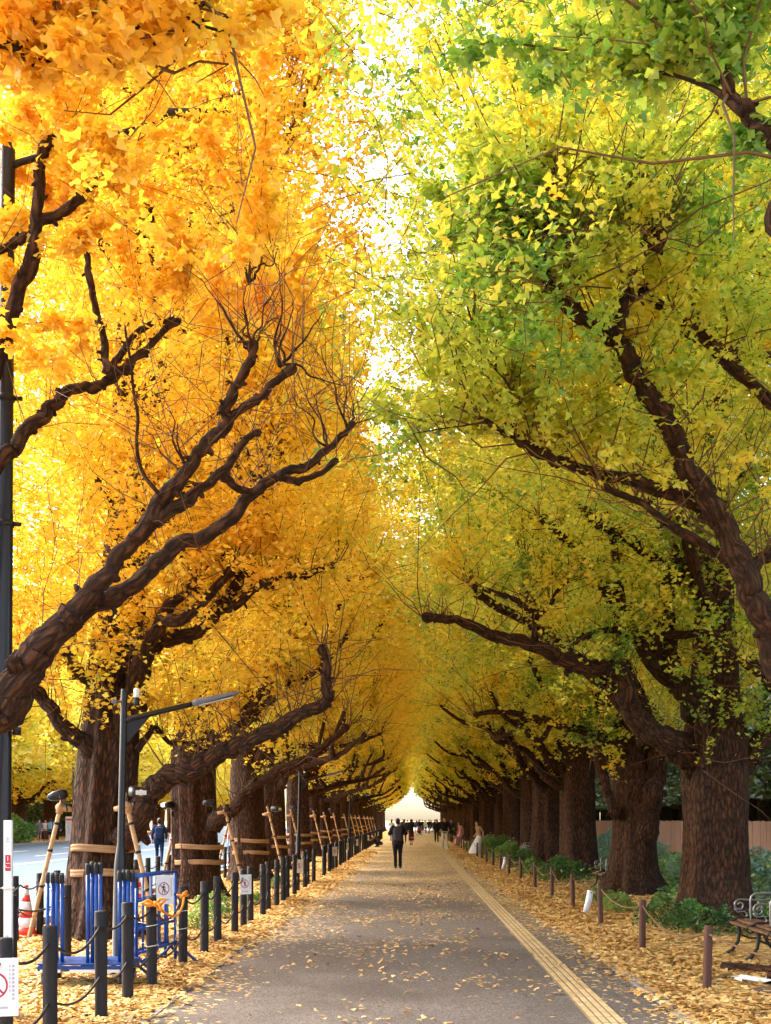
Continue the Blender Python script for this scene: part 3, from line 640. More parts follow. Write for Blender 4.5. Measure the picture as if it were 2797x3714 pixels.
# fallen leaves lying loose on verge, kerbs and path
def litter(n, x0, x1, y0, y1, z, size, seed, dens=None, name='fallen_leaves'):
    r = np.random.default_rng(seed); y = y0 * np.exp(r.random(n) * math.log(y1 / y0)); x = r.uniform(x0, x1, n)
    if dens is not None:
        ok = r.random(n) < dens(x, y); x, y = x[ok], y[ok]
    zz = z + r.random(len(x)) * .02; p = np.stack([x, y, zz], 1)
    return p, np.full(len(p), size) * (1 + y / 70)
nA = Noise(5, 2.5)
bare = lambda x, y: np.clip(.75 + .55 * nA(np.stack([x, y, 0 * x], 1)), .12, 1)
parts_ = [litter(52000, -5.7, -2.2, 7, 60, .012, .068, 1, bare), litter(15000, -2.6, -1.5, 7, 70, .02, .062, 2, lambda x, y: np.clip((-1.95 + .012 * (y - 8).clip(0, 30) - x) * 1.8, 0, 1) ** 1.6),
          litter(15000, 1.7, 2.9, 7, 70, .02, .062, 3, lambda x, y: np.clip((x - 2.05 + .008 * (y - 8).clip(0, 30)) * 1.8, 0, 1) ** 1.6), litter(50000, 2.2, 7.0, 7, 60, .012, .066, 4, lambda x, y: np.clip(.55 + .6 * nA(np.stack([x, y, 0 * x], 1)), .1, 1) * np.where(x > 4.0, .55, 1)),
          litter(3000, -1.9, 2.1, 7.5, 34, .012, .043, 6, lambda x, y: np.clip(.35 + .6 * nA(np.stack([x * 1.5, y * .7, 0 * x + 9], 1)), .05, 1))]
pp = np.concatenate([a for a, b in parts_]); ss = np.concatenate([b for a, b in parts_]); rl = np.random.default_rng(9)
o = leaves('fallen_leaves', pp, ss, .62 + .25 * nA(pp * 2.3) * .5 + rl.normal(0, .2, len(pp)), M['litter_leaf'], flat=1.6, rng=rl, hexa=True)
tag(o, 'yellow ginkgo leaves fallen over the verges, kerbs and path', 'fallen leaves', kind='stuff')
# ------------------------------------------------------------------ materials of the small things
k = NT('dark_post_wood'); v = k.coord('Object')
n1 = k.noise(k.n('ShaderNodeMapping', {0: v, 3: (30, 30, 3)}).outputs[0], 1.5, 5); n2 = k.noise(v, 60, 3)
k.bsdf(k.ramp(n1, [(.3, (.005, .004, .004)), (.7, (.022, .016, .014))]), .7, 0, k.bump(k.math('ADD', n1, n2), .5, .004), .35); M['post'] = k.m
M['brown_post'] = simple('brown_post_paint', (.085, .030, .014), .65, var=.35, scale=14, bump=.35)
M['chain'] = simple('black_chain', (.014, .012, .012), .55, var=.3, bump=.4)
M['rope'] = simple('brown_rope', (.16, .085, .035), .9, var=.35, scale=30, bump=.5)
M['orange_rope'] = simple('orange_rope', (.80, .27, .02), .8, var=.25, scale=40, bump=.5)
M['black_metal'] = simple('black_metal', (.014, .012, .014), .38, .2, var=.3, bump=.08)
M['grey_metal'] = simple('grey_lamp_metal', (.11, .11, .13), .4, .3, var=.2, bump=.05)
M['steel'] = simple('bright_steel', (.30, .29, .28), .35, .85, var=.15, bump=.06)
M['iron'] = simple('cast_iron', (.025, .020, .017), .55, .3, var=.35, bump=.3)
M['white_plastic'] = simple('white_plastic', (.72, .71, .69), .45, var=.08, bump=.04)
M['lens'] = simple('pale_lens', (.75, .76, .78), .15, var=.05, bump=0)
M['paper'] = simple('white_paper', (.74, .73, .72), .7, var=.07, scale=5, bump=.1)
M['sign_red'] = simple('sign_red', (.42, .02, .035), .5, var=.15)
M['sign_black'] = simple('sign_black', (.02, .02, .02), .6, var=.2)
M['sign_grey'] = simple('sign_grey_print', (.42, .42, .43), .7, var=.1)
M['blue'] = simple('blue_paint', (.005, .062, .30), .35, var=.25, scale=12, bump=.12)
M['blue_dark'] = simple('blue_paint_worn', (.008, .045, .18), .45, var=.4, scale=20, bump=.2)
M['black_rubber'] = simple('black_rubber', (.012, .012, .013), .7, var=.3)
M['cone_red'] = simple('cone_red', (.72, .05, .035), .45, var=.18)
M['cone_white'] = simple('cone_white', (.74, .74, .75), .4, var=.12)
M['bamboo'] = simple('bamboo_pole', (.46, .27, .12), .55, var=.3, scale=6, bump=.25)
M['burlap'] = simple('burlap_wrap', (.42, .24, .11), .9, var=.3, scale=40, bump=.6)
k = NT('tan_band'); a = k.n('ShaderNodeAttribute', attribute_name='bk').outputs['Vector']
n1 = k.noise(k.n('ShaderNodeMapping', {0: a, 3: (4, 4, 60)}).outputs[0], 1.0, 4)
k.bsdf(k.ramp(n1, [(.3, (.22, .125, .062)), (.7, (.40, .25, .13))]), .9, 0, k.bump(n1, .5, .006), .1); M['band'] = k.m
k = NT('bench_wood'); v = k.coord('Object'); n1 = k.noise(k.n('ShaderNodeMapping', {0: v, 3: (30, 2, 30)}).outputs[0], 1.2, 5)
k.bsdf(k.ramp(n1, [(.3, (.09, .04, .018)), (.7, (.20, .10, .045))]), .6, 0, k.bump(n1, .3, .003), .3); M['bench_wood'] = k.m
k = NT('fence_boards'); v = k.coord('Object'); n1 = k.noise(k.n('ShaderNodeMapping', {0: v, 3: (1, 6, .6)}).outputs[0], 1.4, 5); n2 = k.noise(v, .5, 3)
k.bsdf(k.mix(n2, k.ramp(n1, [(.3, (.34, .17, .15)), (.7, (.58, .34, .31))]), (.40, .29, .25, 1)), .8, 0, k.bump(n1, .3, .01), .2); M['fence'] = k.m

# ------------------------------------------------------------------ bollards of the left edge
def post_mesh(r, h, mat, ring=True, seed=0, cap=.9):
    mb = MB(); rs = np.random.default_rng(seed)
    pr = [(r * 1.02, -.12), (r * 1.02, 0)] + [(r * (1 + rs.normal(0, .012)), h * t) for t in np.linspace(.1, .80, 7)]
    pr += [(r * 1.0, h * .845), (r * 1.07, h * .85), (r * 1.07, h * .868), (r * 1.0, h * .873)] if ring else []
    pr += [(r * .99, h - .012), (r * cap, h), (r * .02, h + .002)]
    lathe(mb, pr, 16); return mb.build('post', mat, link=False)
PM = [post_mesh(.052, .90, M['post'], i % 2 == 0, i) for i in range(3)]
FB = [8.08, 9.0, 10.49, 11.57, 12.42, 14.4, 15.55, 17.0, 18.3, 19.4, 20.45, 21.7, 23, 24.1, 25.5, 26.5, 27.6, 29, 30.4, 31.8, 33.2]
fbx = lambda y: -2.56 + .03 * math.sin(y * 2.1)
lab = ['dark round bollard at the bottom left corner wearing a big white paper sign', 'dark bollard second in from the bottom left corner, under the cluster of caged blue bars',
       'dark bollard in front of the tall bundle of blue bars on the cart', 'dark bollard at the near corner of the blue cart, left of the orange knot', 'dark bollard with the orange rope knotted round its top',
       'dark bollard at the far end of the orange rope with white string round it', 'dark bollard just past the blue pipe barrier, bare and full length', 'second dark bollard past the blue pipe barrier',
       'third dark bollard past the blue pipe barrier', 'dark bollard carrying the second small paper sign beyond the barrier', 'dark bollard directly behind the one with the second paper sign']
GB = 'dark bollards along the left edge of the path'
FB2 = [37 + 1.2 * i for i in range(23)] + [66.8 + 1.2 * i for i in range(40)]
for i, y in enumerate(FB + FB2):
    o = obj('bollard', PM[i % 3], None, (fbx(y), y, 0)); o.rotation_euler = (RNG.normal(0, .008), RNG.normal(0, .008), RNG.uniform(0, 6))
    l = lab[i] if i < len(lab) else ('dark bollard in the middle stretch before the gap in the left row' if i < len(FB) else ('dark bollard in the close set run just past the gap' if y < 65 else 'dark bollard in the farthest run of the left row'))
    tag(o, l, 'bollard', GB)
def strand(name, xs, ys, h, sag, r, mat, label, group, cat='chain'):
    mb = MB(); pts = []
    for i in range(len(ys) - 1):
        s_ = sag * RNG.uniform(.7, 1.2) * min(1.4, (ys[i + 1] - ys[i]) / 1.2)
        for t in np.linspace(0, 1, 9, endpoint=False):
            pts.append((xs[i] + (xs[i + 1] - xs[i]) * t, ys[i] + (ys[i + 1] - ys[i]) * t, h - s_ * 4 * t * (1 - t)))
    pts.append((xs[-1], ys[-1], h)); tube(mb, pts, r, 6)
    o = mb.build(name, mat); return tag(o, label, cat, group)
ys = [6.9] + FB; xs = [fbx(y) for y in ys]
strand('chain', xs, ys, .79, .12, .011, M['chain'], 'upper black chain sagging between the near bollards of the left edge', 'chains')
strand('chain', xs, ys, .37, .13, .011, M['chain'], 'lower black chain sagging between the near bollards of the left edge', 'chains')
# the two rows behind
GBK = 'weathered bollards by the road'
BK = [14.95, 16.0, 17.05, 18.0, 18.95, 19.9] + [21 + 1.06 * i for i in range(36)]
for i, y in enumerate(BK):
    o = obj('bollard', PM[i % 3], None, (-5.25 + RNG.normal(0, .02) - (.07 if y < 17.5 else 0), y, 0)); o.rotation_euler = (0, 0, i)
    tag(o, 'weathered bollard in the row along the road kerb behind the trees', 'bollard', GBK)
ys = BK[:26]; xs = [-5.25] * len(ys)
strand('chain', xs, ys, .78, .12, .011, M['chain'], 'upper chain of the bollards along the road kerb', 'chains')
strand('chain', xs, ys, .42, .11, .011, M['chain'], 'lower chain of the bollards along the road kerb', 'chains')
MK = [(-3.985, 12.67, 'weathered bollard beside the white sign pole at the left edge'), (-4.0, 14.75, 'weathered bollard behind the left end of the blue cart'), (-4.0, 10.6, 'weathered bollard hidden behind the tall black pole')]
for i, (x, y, l) in enumerate(MK):
    o = obj('bollard', PM[i], None, (x, y, 0)); tag(o, l, 'bollard', GBK)
strand('chain', [-3.99] * 4, [8.6, 10.6, 12.67, 14.75], .78, .10, .011, M['chain'], 'chain slung low behind the blue cart', 'chains')

# ------------------------------------------------------------------ paper signs
def disc(mb, c, r, mat=0, seg=20, y=0, sx=1):
    th = np.linspace(0, 2 * PI, seg, endpoint=False)
    mb.add(np.stack([c[0] + r * sx * np.cos(th), np.full(seg, y), c[1] + r * np.sin(th)], 1), np.arange(seg)[::-1].reshape(1, -1), mat)
def annulus(mb, c, r0, r1, y, seg=28):
    th = np.linspace(0, 2 * PI, seg, endpoint=False); v = []
    for r in (r0, r1): v.append(np.stack([c[0] + r * np.cos(th), np.full(seg, y), c[1] + r * np.sin(th)], 1))
    j = np.arange(seg); k_ = (j + 1) % seg
    mb.add(np.concatenate(v), np.stack([j, k_, seg + k_, seg + j], 1))
def poly(mb, pts, y, mat=0): mb.add([(a, y, b) for a, b in pts], np.arange(len(pts)).reshape(1, -1), mat)
def bar(mb, a, b, w_, y):
    d = unit(np.array(b) - a); n_ = np.array((-d[1], d[0])) * w_ / 2; a, b = np.array(a), np.array(b)
    poly(mb, [a - n_, b - n_, b + n_, a + n_], y)
def sign_proto(w_=.21, h=.30):
    """faces -y; origin at its centre"""
    r = empty('paper_sign')
    mb = MB(); box(mb, (0, 0, 0), (w_, .004, h), bev=.001); mb.build('sheet', M['paper'], r, smooth=False)
    cx, cz, R_ = -.018, .01, .068
    mb = MB(); annulus(mb, (cx, cz), R_ * .86, R_, -.0045); bar(mb, (cx - .045, cz + .042), (cx + .045, cz - .042), .010, -.0048); mb.build('prohibition_ring', M['sign_red'], r, smooth=False)
    mb = MB(); y = -.004
    disc(mb, (cx + .002, cz + .042), .0095, y=y); bar(mb, (cx, cz + .03), (cx - .002, cz - .005), .016, y); bar(mb, (cx, cz), (cx + .018, cz - .05), .009, y); bar(mb, (cx - .003, cz), (cx - .02, cz - .048), .009, y)
    bar(mb, (cx + .003, cz + .028), (cx + .024, cz + .002), .007, y); bar(mb, (cx - .004, cz + .028), (cx - .022, cz + .006), .007, y); mb.build('walker_pictogram', M['sign_black'], r, smooth=False)
    mb = MB()
    for q in range(9): bar(mb, (.078, .115 - q * .021), (.078, .102 - q * .021), .013, -.0042)
    for q in range(7): bar(mb, (.060, .115 - q * .021), (.060, .102 - q * .021), .006, -.0042)
    bar(mb, (-.07, -.105), (.05, -.105), .012, -.0042); mb.build('print', M['sign_grey'], r, smooth=False)
    return r
sp0 = sign_proto(); GS = 'paper no walking signs'
signs = [(fbx(8.08) + .0, 8.02, .60, .25, 'big white no walking sign on the bollard in the bottom left corner', (1.15, 1, 1.22)), (-2.60, 13.42, .915, .75, 'no walking sign tied to the blue pipe barrier', (1, 1, 1.02)),
         (fbx(19.4) + .04, 19.34, .67, .75, 'no walking sign on the bollard just past the third tree', (1, 1, 1)), (fbx(29) + .05, 28.94, .60, .75, 'no walking sign on the bollard in front of the second low lamp', (1, 1, 1)),
         (-2.50, 41.8, .62, .85, 'first white paper on the close set bollards past the gap', (1, 1, 1)), (-2.50, 49.6, .62, .85, 'second white paper on the close set bollards past the gap', (1, 1, 1)), (-2.50, 58.6, .62, .85, 'third white paper, by the end of the close set bollards', (1, 1, 1)),
         (-2.50, 74, .62, .85, 'white paper on the farthest run, beside the crouching person', (1, 1, 1)), (-2.50, 88, .62, .85, 'white paper on the farthest run of bollards beyond the crouching person', (1, 1, 1)), (-2.50, 96, .62, .85, 'white paper deepest in the farthest run of bollards', (1, 1, 1))]
for i, (x, y, z, rz, l, s_) in enumerate(signs):
    r = sp0 if i == 0 else dup(sp0)
    r.location = (x, y - (.06 if i == 0 else .0), z); r.rotation_euler = (0, 0, rz); r.scale = s_; tag(r, l, 'sign', GS)

# ------------------------------------------------------------------ lamps
def low_lamp():
    r = empty('street_lamp')
    mb = MB(); lathe(mb, [(.085, -.1), (.085, .02), (.075, .03), (.074, 1.08), (.066, 1.2), (.050, 1.32), (.041, 1.40), (.038, 3.14), (.036, 3.17), (.004, 3.175)], 20); mb.build('pole', M['black_metal'], r)
    mb = MB(); tube(mb, [(.02, 0, 2.80), (.08, 0, 2.83), (.85, 0, 3.03)], [.034, .032, .030], 12); mb.build('arm', M['black_metal'], r)
    mb = MB(); mb.add([(.03, -.006, 2.80), (.33, -.006, 2.885), (.05, -.006, 2.55), (.03, .006, 2.80), (.33, .006, 2.885), (.05, .006, 2.55)], [np.array([(0, 2, 1), (3, 4, 5)]), np.array([(0, 1, 4, 3), (1, 2, 5, 4), (2, 0, 3, 5)])]); mb.build('bracket', M['black_metal'], r, smooth=False)
    mb = MB(); d = np.array((.967, 0, .256)); a = np.array((.80, 0, 3.02)); up = np.array((-.256, 0, .967)); S_ = [(0, .06, .06), (.05, .075, .07), (.25, .085, .055), (.5, .075, .035), (.56, .03, .012)]
    v = []
    for t, wy, hz in S_:
        for yy, zz in ((-1, -.5), (1, -.5), (1, .1), (.6, .55), (-.6, .55), (-1, .1)): v.append(a + d * t + np.array((0, yy * wy, 0)) + up * zz * hz)
    n = len(S_); f = [[(i * 6 + j, i * 6 + (j + 1) % 6, i * 6 + 6 + (j + 1) % 6, i * 6 + 6 + j) for j in range(6)] for i in range(n - 1)]
    mb.add(v, [np.array(sum(f, [])), np.array([range(5, -1, -1), range((n - 1) * 6, n * 6)])]); h = mb.build('lamp_head', M['grey_metal'], r, smooth=False)
    mb = MB(); c = a + d * .27 - up * .036; v = [c + d * p * .2 + np.array((0, q * .055, 0)) - up * w_ for w_ in (0, .008) for p, q in ((-1, -1), (1, -1), (1, 1), (-1, 1))]
    mb.add(v, np.array([(3, 2, 1, 0), (4, 5, 6, 7), (0, 1, 5, 4), (1, 2, 6, 5), (2, 3, 7, 6), (3, 0, 4, 7)])); mb.build('lens', M['lens'], h, smooth=False)
    mb = MB(); lathe(mb, [(.034, 2.98), (.036, 3.0), (.036, 3.07), (.03, 3.075)], 12, 0, (.15, -.03, 0)); tube(mb, [(.0, 0, 3.0), (.15, -.03, 3.0)], .012, 6); s1 = mb.build('sensor', M['black_metal'], r)
    mb = MB(); lathe(mb, [(.033, 3.072), (.036, 3.09), (.036, 3.16), (.03, 3.18), (.003, 3.184)], 12, 0, (.15, -.03, 0)); mb.build('sensor_dome', M['white_plastic'], s1)
    mb = MB(); box(mb, (-.10, -.02, 3.02), (.06, .06, .045), bev=.006); tube(mb, [(-.1, -.02, 3.02), (0, 0, 3.02)], .01, 6); mb.build('junction_box', M['grey_metal'], r)
    return r
lp = low_lamp(); GLm = 'low black street lamps'
for i, (y, l) in enumerate([(14.7, 'nearest low black street lamp, its grey head in front of the big banded tree'), (38, 'second low black street lamp, behind the run of bollards'), (69.6, 'third low street lamp, over the close set bollards'), (115, 'farthest low street lamp down the left row')]):
    r = lp if i == 0 else dup(lp); r.location = (-3.39, y, 0); r.rotation_euler = (0, .022, 0); tag(r, l, 'street lamp', GLm)
r = empty('lamp_post', (-3.425, 10.6, 0)); tag(r, 'tall black lamp post running up the left frame edge into the leaves', 'lamp post')
mb = MB(); lathe(mb, [(.09, -.1), (.085, 1.2), (.07, 1.4), (.066, 4.2), (.062, 4.25), (.060, 7.3), (.058, 7.4), (.004, 7.42)], 18); mb.build('pole', M['black_metal'], r)
for z_ in (4.1, 5.15): mb = MB(); lathe(mb, [(.066, 0), (.076, .004), (.076, .05), (.066, .054)], 16, 0, (0, 0, z_)); box(mb, (.1, 0, z_ + .025), (.07, .03, .03)); mb.build('clamp', M['black_metal'], r)
mb = MB(); lathe(mb, [(.033, 0), (.035, .06), (.033, .065)], 12, 0, (.12, -.02, 2.36)); tube(mb, [(0, 0, 2.38), (.12, -.02, 2.38)], .011, 6); s1 = mb.build('sensor', M['black_metal'], r)
mb = MB(); lathe(mb, [(.032, .066), (.035, .08), (.033, .15), (.003, .155)], 12, 0, (.12, -.02, 2.36)); mb.build('sensor_dome', M['white_plastic'], s1)
mb = MB(); tube(mb, [(0, 0, 7.1), (.1, 0, 7.15), (1.3, 0, 7.5)], .03, 10); box(mb, (1.55, 0, 7.55), (.5, .16, .06), bev=.02); mb.build('arm', M['black_metal'], r)
r.rotation_euler = (0, .008, 0)
# white sign pole at the frame edge
r = empty('sign_pole', (-3.015, 9.5, 0)); tag(r, 'narrow white sign pole with a red plate and kana at the left frame edge', 'sign pole')
mb = MB(); box(mb, (0, 0, 1.02), (.062, .04, 1.26), bev=.006); lathe(mb, [(.03, -.1), (.03, .4), (.026, .41)], 14); mb.build('panel', M['white_plastic'], r, smooth=False)
mb = MB(); box(mb, (.004, -.0215, 1.33), (.040, .003, .12)); pl = mb.build('red_plate', M['sign_red'], r, smooth=False)
def writing(body, size, loc, mat, parent, name='writing', rx=PI / 2):
    cu = bpy.data.curves.new(name, 'FONT'); cu.body = body; cu.size = size; cu.align_x = 'CENTER'; cu.align_y = 'CENTER'; cu.extrude = .0006
    t = bpy.data.objects.new(name, cu); C.objects.link(t); bpy.context.view_layer.update()
    me = bpy.data.meshes.new_from_object(t.evaluated_get(bpy.context.evaluated_depsgraph_get())); C.objects.unlink(t); bpy.data.objects.remove(t)
    me.materials.clear(); me.materials.append(mat); o = obj(name, me, parent, loc); o.rotation_euler = (rx, 0, 0); return o
writing('ま', .055, (0, -.023, 1.50), M['sign_grey'], r)
writing('1\nこ', .05, (.004, -.0245, 1.335), M['white_plastic'], pl)
mb = MB(); 
for q in range(7): box(mb, (.006 * ((q % 2) - .5), -.0215, .78 - q * .03), (.022, .002, .018))
mb.build('small_print', M['sign_grey'], r, smooth=False)
mb = MB(); lathe(mb, [(.046, 1.135), (.046, 1.15)], 10); tube(mb, [(-.04, -.02, 1.143), (-.30, -.05, 1.12)], .004, 5); mb.build('tie', M['white_plastic'], r)

# ------------------------------------------------------------------ bands, stakes and floodlights by the left trees
def band_mesh(r, w_, seed):
    rs = np.random.default_rng(seed); th = np.linspace(0, 2 * PI, 40, endpoint=False); v = []
    wv = .014 * np.sin(th + rs.uniform(0, 6)) + .008 * np.sin(3 * th + rs.uniform(0, 6))
    for dr, dz in ((0, -w_ / 2), (.012, -w_ / 2 + .006), (.014, 0), (.006, .004), (.014, .008), (.012, w_ / 2 - .006), (0, w_ / 2)):
        R_ = r + dr + .012 * np.sin(5 * th + seed); v.append(np.stack([R_ * np.cos(th), R_ * np.sin(th), wv + dz], 1))
    n = 40; j = np.arange(n); k_ = (j + 1) % n; f = np.concatenate([np.stack([i * n + j, i * n + k_, i * n + n + k_, i * n + n + j], 1) for i in range(6)])
    mb = MB(); mb.add(np.concatenate(v), f); return mb.build('trunk_band', M['band'], link=False)
BM = [band_mesh(.47, .105, i) for i in range(2)]
for i, (r, x, y, tr) in enumerate(LEFT[:14]):
    for q, h in enumerate((1.25 - .16 * min(i, 1) - .0 * i, .91 - .14 * min(i, 1))):
        o = obj('trunk_band', BM[q], r, (.06 if i == 0 else 0, 0, h)); s_ = (tr + (.035 if i == 0 else .055)) / .47; o.scale = (s_, s_, 1)
def stake_proto():
    """leans from its foot at the origin to a wrapped joint by the trunk; +x is away from the trunk"""
    r = empty('bamboo_stake'); a, b = np.array((.0, 0, -.05)), np.array((-.50, 0, 2.02))
    mb = MB(); n = 11; pts, rad = [], []
    for t in np.linspace(0, 1, n):
        for e, rr in ((-.006, .030), (0, .035), (.006, .030)): pts.append(a + (b - a) * (.012 + .976 * t + e)); rad.append(rr)
    tube(mb, pts, rad, 10); mb.build('pole', M['bamboo'], r)
    mb = MB(); c = a + (b - a) * .90
    tube(mb, [c + (-.17, .02, -.02), c + (-.08, .0, -.005), c + (.06, -.03, .02)], [.033, .045, .04], 9, wob=.1); tube(mb, [c - (b - a) * .035, c, c + (b - a) * .03], [.046, .058, .046], 9, wob=.1); mb.build('burlap_joint', M['burlap'], r)
    for t in (.38, .62, .8): mb = MB(); q = a + (b - a) * t; tube(mb, [q - (b - a) * .008, q + (b - a) * .008], .038, 9); mb.build('tie', M['black_rubber'], r)
    return r
def flood_proto():
    r = empty('floodlight')
    mb = MB(); S_ = [(0, .055, .05), (.05, .085, .075), (.16, .10, .07), (.24, .10, .045)]; v = []
    for t, wy, hz in S_:
        for q in range(12): th = 2 * PI * q / 12; v.append((t, wy * math.copysign(abs(math.cos(th)) ** .6, math.cos(th)), hz * math.copysign(abs(math.sin(th)) ** .6, math.sin(th))))
    f = [(i * 12 + j, i * 12 + (j + 1) % 12, i * 12 + 12 + (j + 1) % 12, i * 12 + 12 + j) for i in range(3) for j in range(12)]
    mb.add(v, [np.array(f), np.array([range(11, -1, -1), range(36, 48)])]); mb.build('housing', M['black_metal'], r)
    mb = MB(); tube(mb, [(.242, 0, 0), (.25, 0, 0)], [.04, .038], 14); box(mb, (.246, 0, 0), (.006, .15, .06)); mb.build('glass', M['lens'], r, smooth=False)
    mb = MB(); tube(mb, [(.08, -.11, -.02), (.06, -.115, -.12), (.05, 0, -.14), (.06, .115, -.12), (.08, .11, -.02)], .008, 6); tube(mb, [(.05, 0, -.14), (.05, 0, -.24)], .014, 8); mb.build('yoke', M['black_metal'], r)
    return r
st, fl = stake_proto(), flood_proto(); GSt, GFl = 'bamboo stakes leaning on the left trees', 'floodlights on the stakes'
names_ = ['big banded tree', 'tree behind the blue barrier', 'third banded tree', 'fourth banded tree', 'fifth banded tree', 'sixth banded tree', 'seventh banded tree']
first = True
for i, (r_, x, y, tr) in enumerate(LEFT[:15]):
    for side in (1, -1):
        if side < 0 and i > 3: continue
        r = st if first else dup(st); first = False
        fx = x + side * (1.12 if side > 0 else .92); fy = y - (1.3 if side > 0 else .35) + (.0 if i == 0 else .6 * (i % 2))
        r.location = (fx, fy, 0); r.rotation_euler = (0, 0, 0 if side > 0 else PI)
        if i < 4: tag(r, f'bamboo stake on the {"path" if side > 0 else "road"} side of the {names_[i]}', 'stake', GSt)
        elif i < 7: tag(r, f'bamboo stake leaning against the {names_[i]}', 'stake', GSt)
        else: tag(r, 'bamboo stake leaning on a far tree of the left row', 'stake', GSt)
firstf = True
for i, (x, y, z, rz, ry, l) in enumerate([(-4.72, 17.4, 2.02, PI, .25, 'black floodlight left of the big banded tree aimed at the road'), (-3.62, 16.5, 2.03, -.9, .1, 'black floodlight with a bright lens between the first two banded trees'), (-4.95, 26.4, 1.98, -2.4, .1, 'pale rimmed floodlight at the road side of the second banded tree'),
                                          (-3.95, 25.7, 2.0, PI, 0, 'black floodlight lying level by the low limb of the second tree'), (-3.62, 33.0, 1.95, -.4, .05, 'floodlight catching the light in front of the third banded tree'), (-3.9, 41.2, 2.05, .1, 0, 'floodlight behind the second low lamp'), (-3.9, 49.1, 2.05, .2, 0, 'floodlight at the fifth banded tree'), (-3.6, 55.7, 2.1, .3, -.2, 'farthest floodlight, at the sixth banded tree')]):
    r = fl if firstf else dup(fl); firstf = False
    r.location = (x, y, z); r.rotation_euler = (0, ry, rz); tag(r, l, 'floodlight', GFl)

# ------------------------------------------------------------------ blue cart, its load, barrier, rope
cx0, cx1, cy0, cy1 = -3.66, -2.80, 12.42, 13.1
r = empty('hand_cart', ((cx0 + cx1) / 2, (cy0 + cy1) / 2, 0)); tag(r, 'flat blue hand cart standing in the leaves behind the bollards', 'cart')
cw, cl = cx1 - cx0, cy1 - cy0
mb = MB()
for q in range(9): box(mb, (0, -cl / 2 + (q + .5) * cl / 9, .235), (cw, cl / 9 - .008, .018), bev=.003)
mb.build('platform', M['blue'], r, smooth=False)
mb = MB(); [box(mb, (0, s_ * (cl / 2 - .02), .195), (cw, .04, .05), bev=.004) for s_ in (-1, 1)]; [box(mb, (s_ * (cw / 2 - .02), 0, .195), (.04, cl - .085, .05), bev=.004) for s_ in (-1, 0, 1)]; fr = mb.build('frame', M['blue_dark'], r, smooth=False)
mb = MB(); [box(mb, (x_, -cl / 2 - .003, .172), (w2, .012, .028)) for x_, w2 in ((-.30, .2), (.02, .26), (.30, .16))]; mb.build('edge_trim', M['white_plastic'], r, smooth=False)
for sx in (-1, 1):
    for sy in (-1, 1):
        c = np.array((sx * (cw / 2 - .05), sy * (cl / 2 - .08), .068)); mb = MB(); th = np.linspace(0, 2 * PI, 20, endpoint=False)
        tube(mb, [c + (0, -.001, 0) + np.array((-.018, 0, 0)), c + (-.02 + .006, 0, 0), c + (.014, 0, 0), c + (.018, 0, 0)], [.055, .066, .066, .055], 20); wh = mb.build('wheel', M['black_rubber'], r)
        mb = MB(); tube(mb, [c + (-.021, 0, 0), c + (.021, 0, 0)], .03, 12); mb.build('hub', M['steel'], wh)
        mb = MB(); box(mb, c + (0, 0, .085), (.06, .07, .03)); [box(mb, c + (s_ * .026, 0, .035), (.005, .05, .09)) for s_ in (-1, 1)]; mb.build('caster_fork', M['steel'], r, smooth=False)
for sx in (-1, 1):
    mb = MB(); tube(mb, [(sx * (cw / 2 - .02), cl / 2 - .06, .2), (sx * (cw / 2 - .02), cl / 2 - .06, .95)], .017, 10); mb.build('stanchion', M['blue'], r)
def folded(top, y0, y1, z0=.245):
    r = empty('folded_barrier'); h = top - z0
    mb = MB(); [tube(mb, [(0, yy, z0), (0, yy, top - .09)], .0175, 12) for yy in (y0, y1)]; [tube(mb, [(0, y0, z0 + t * h), (0, y1, z0 + t * h)], .012, 8) for t in (.12, .5, .85)]; mb.build('frame', M['blue'], r)
    for yy in (y0, y1): mb = MB(); lathe(mb, [(.0215, top - .10), (.023, top - .095), (.023, top - .008), (.018, top), (.002, top + .001)], 12, 0, (0, yy, 0)); mb.build('end_cap', M['black_rubber'], r)
    return r
pf = folded(1.2, 0, .34); GFo = 'blue barriers stacked on edge on the cart'; f1 = True
for nm, x0, n_, sp_, dz, y0 in (('left', -3.585, 4, .046, -.085, 12.52), ('middle tall', -3.185, 4, .041, .03, 12.50), ('right', -2.885, 4, .042, -.06, 12.56)):
    for q in range(n_):
        r = pf if f1 else dup(pf); f1 = False
        r.location = (x0 + q * sp_, y0 + .02 * (q % 2), 0); r.rotation_euler = (0, 0, -math.atan2(x0, y0)); r.scale = (1, 1, 1 + dz + RNG.normal(0, .006)); r.location.z = .245 * (1 - r.scale[2])
        tag(r, f'folded blue pipe barrier with black end caps in the {nm} bundle on the cart', 'barrier', GFo)
A_, B_ = np.array((-2.88, 13.2, 0)), np.array((-2.70, 14.55, 0))
def pipe_barrier(name):
    r = empty(name); d = B_ - A_; L = np.linalg.norm(d); mb = MB()
    for t in (0, 1): tube(mb, [(t * L, 0, .06), (t * L, 0, 1.06)], .020, 10)
    for h in (.25, .50, .80, 1.06): tube(mb, [(-.02, 0, h), (L + .02, 0, h)], .017, 8)
    mb.build('frame', M['blue'], r)
    mb = MB(); [tube(mb, [(t * L, 0, .25), (t * L, 0, 1.06)], .011, 8) for t in (.2, .4, .6, .8)]; mb.build('bars', M['blue_dark'], r)
    for t in (0, 1):
        mb = MB()
        for a in (-1, 1): tube(mb, [(t * L, 0, .27), (t * L, a * .10, .16), (t * L, a * .27, .02)], .017, 8); tube(mb, [(t * L, a * .26, .018), (t * L, a * .33, .018)], .022, 8)
        mb.build('foot', M['blue_dark'], r)
    return r
ang = math.atan2(B_[1] - A_[1], B_[0] - A_[0])
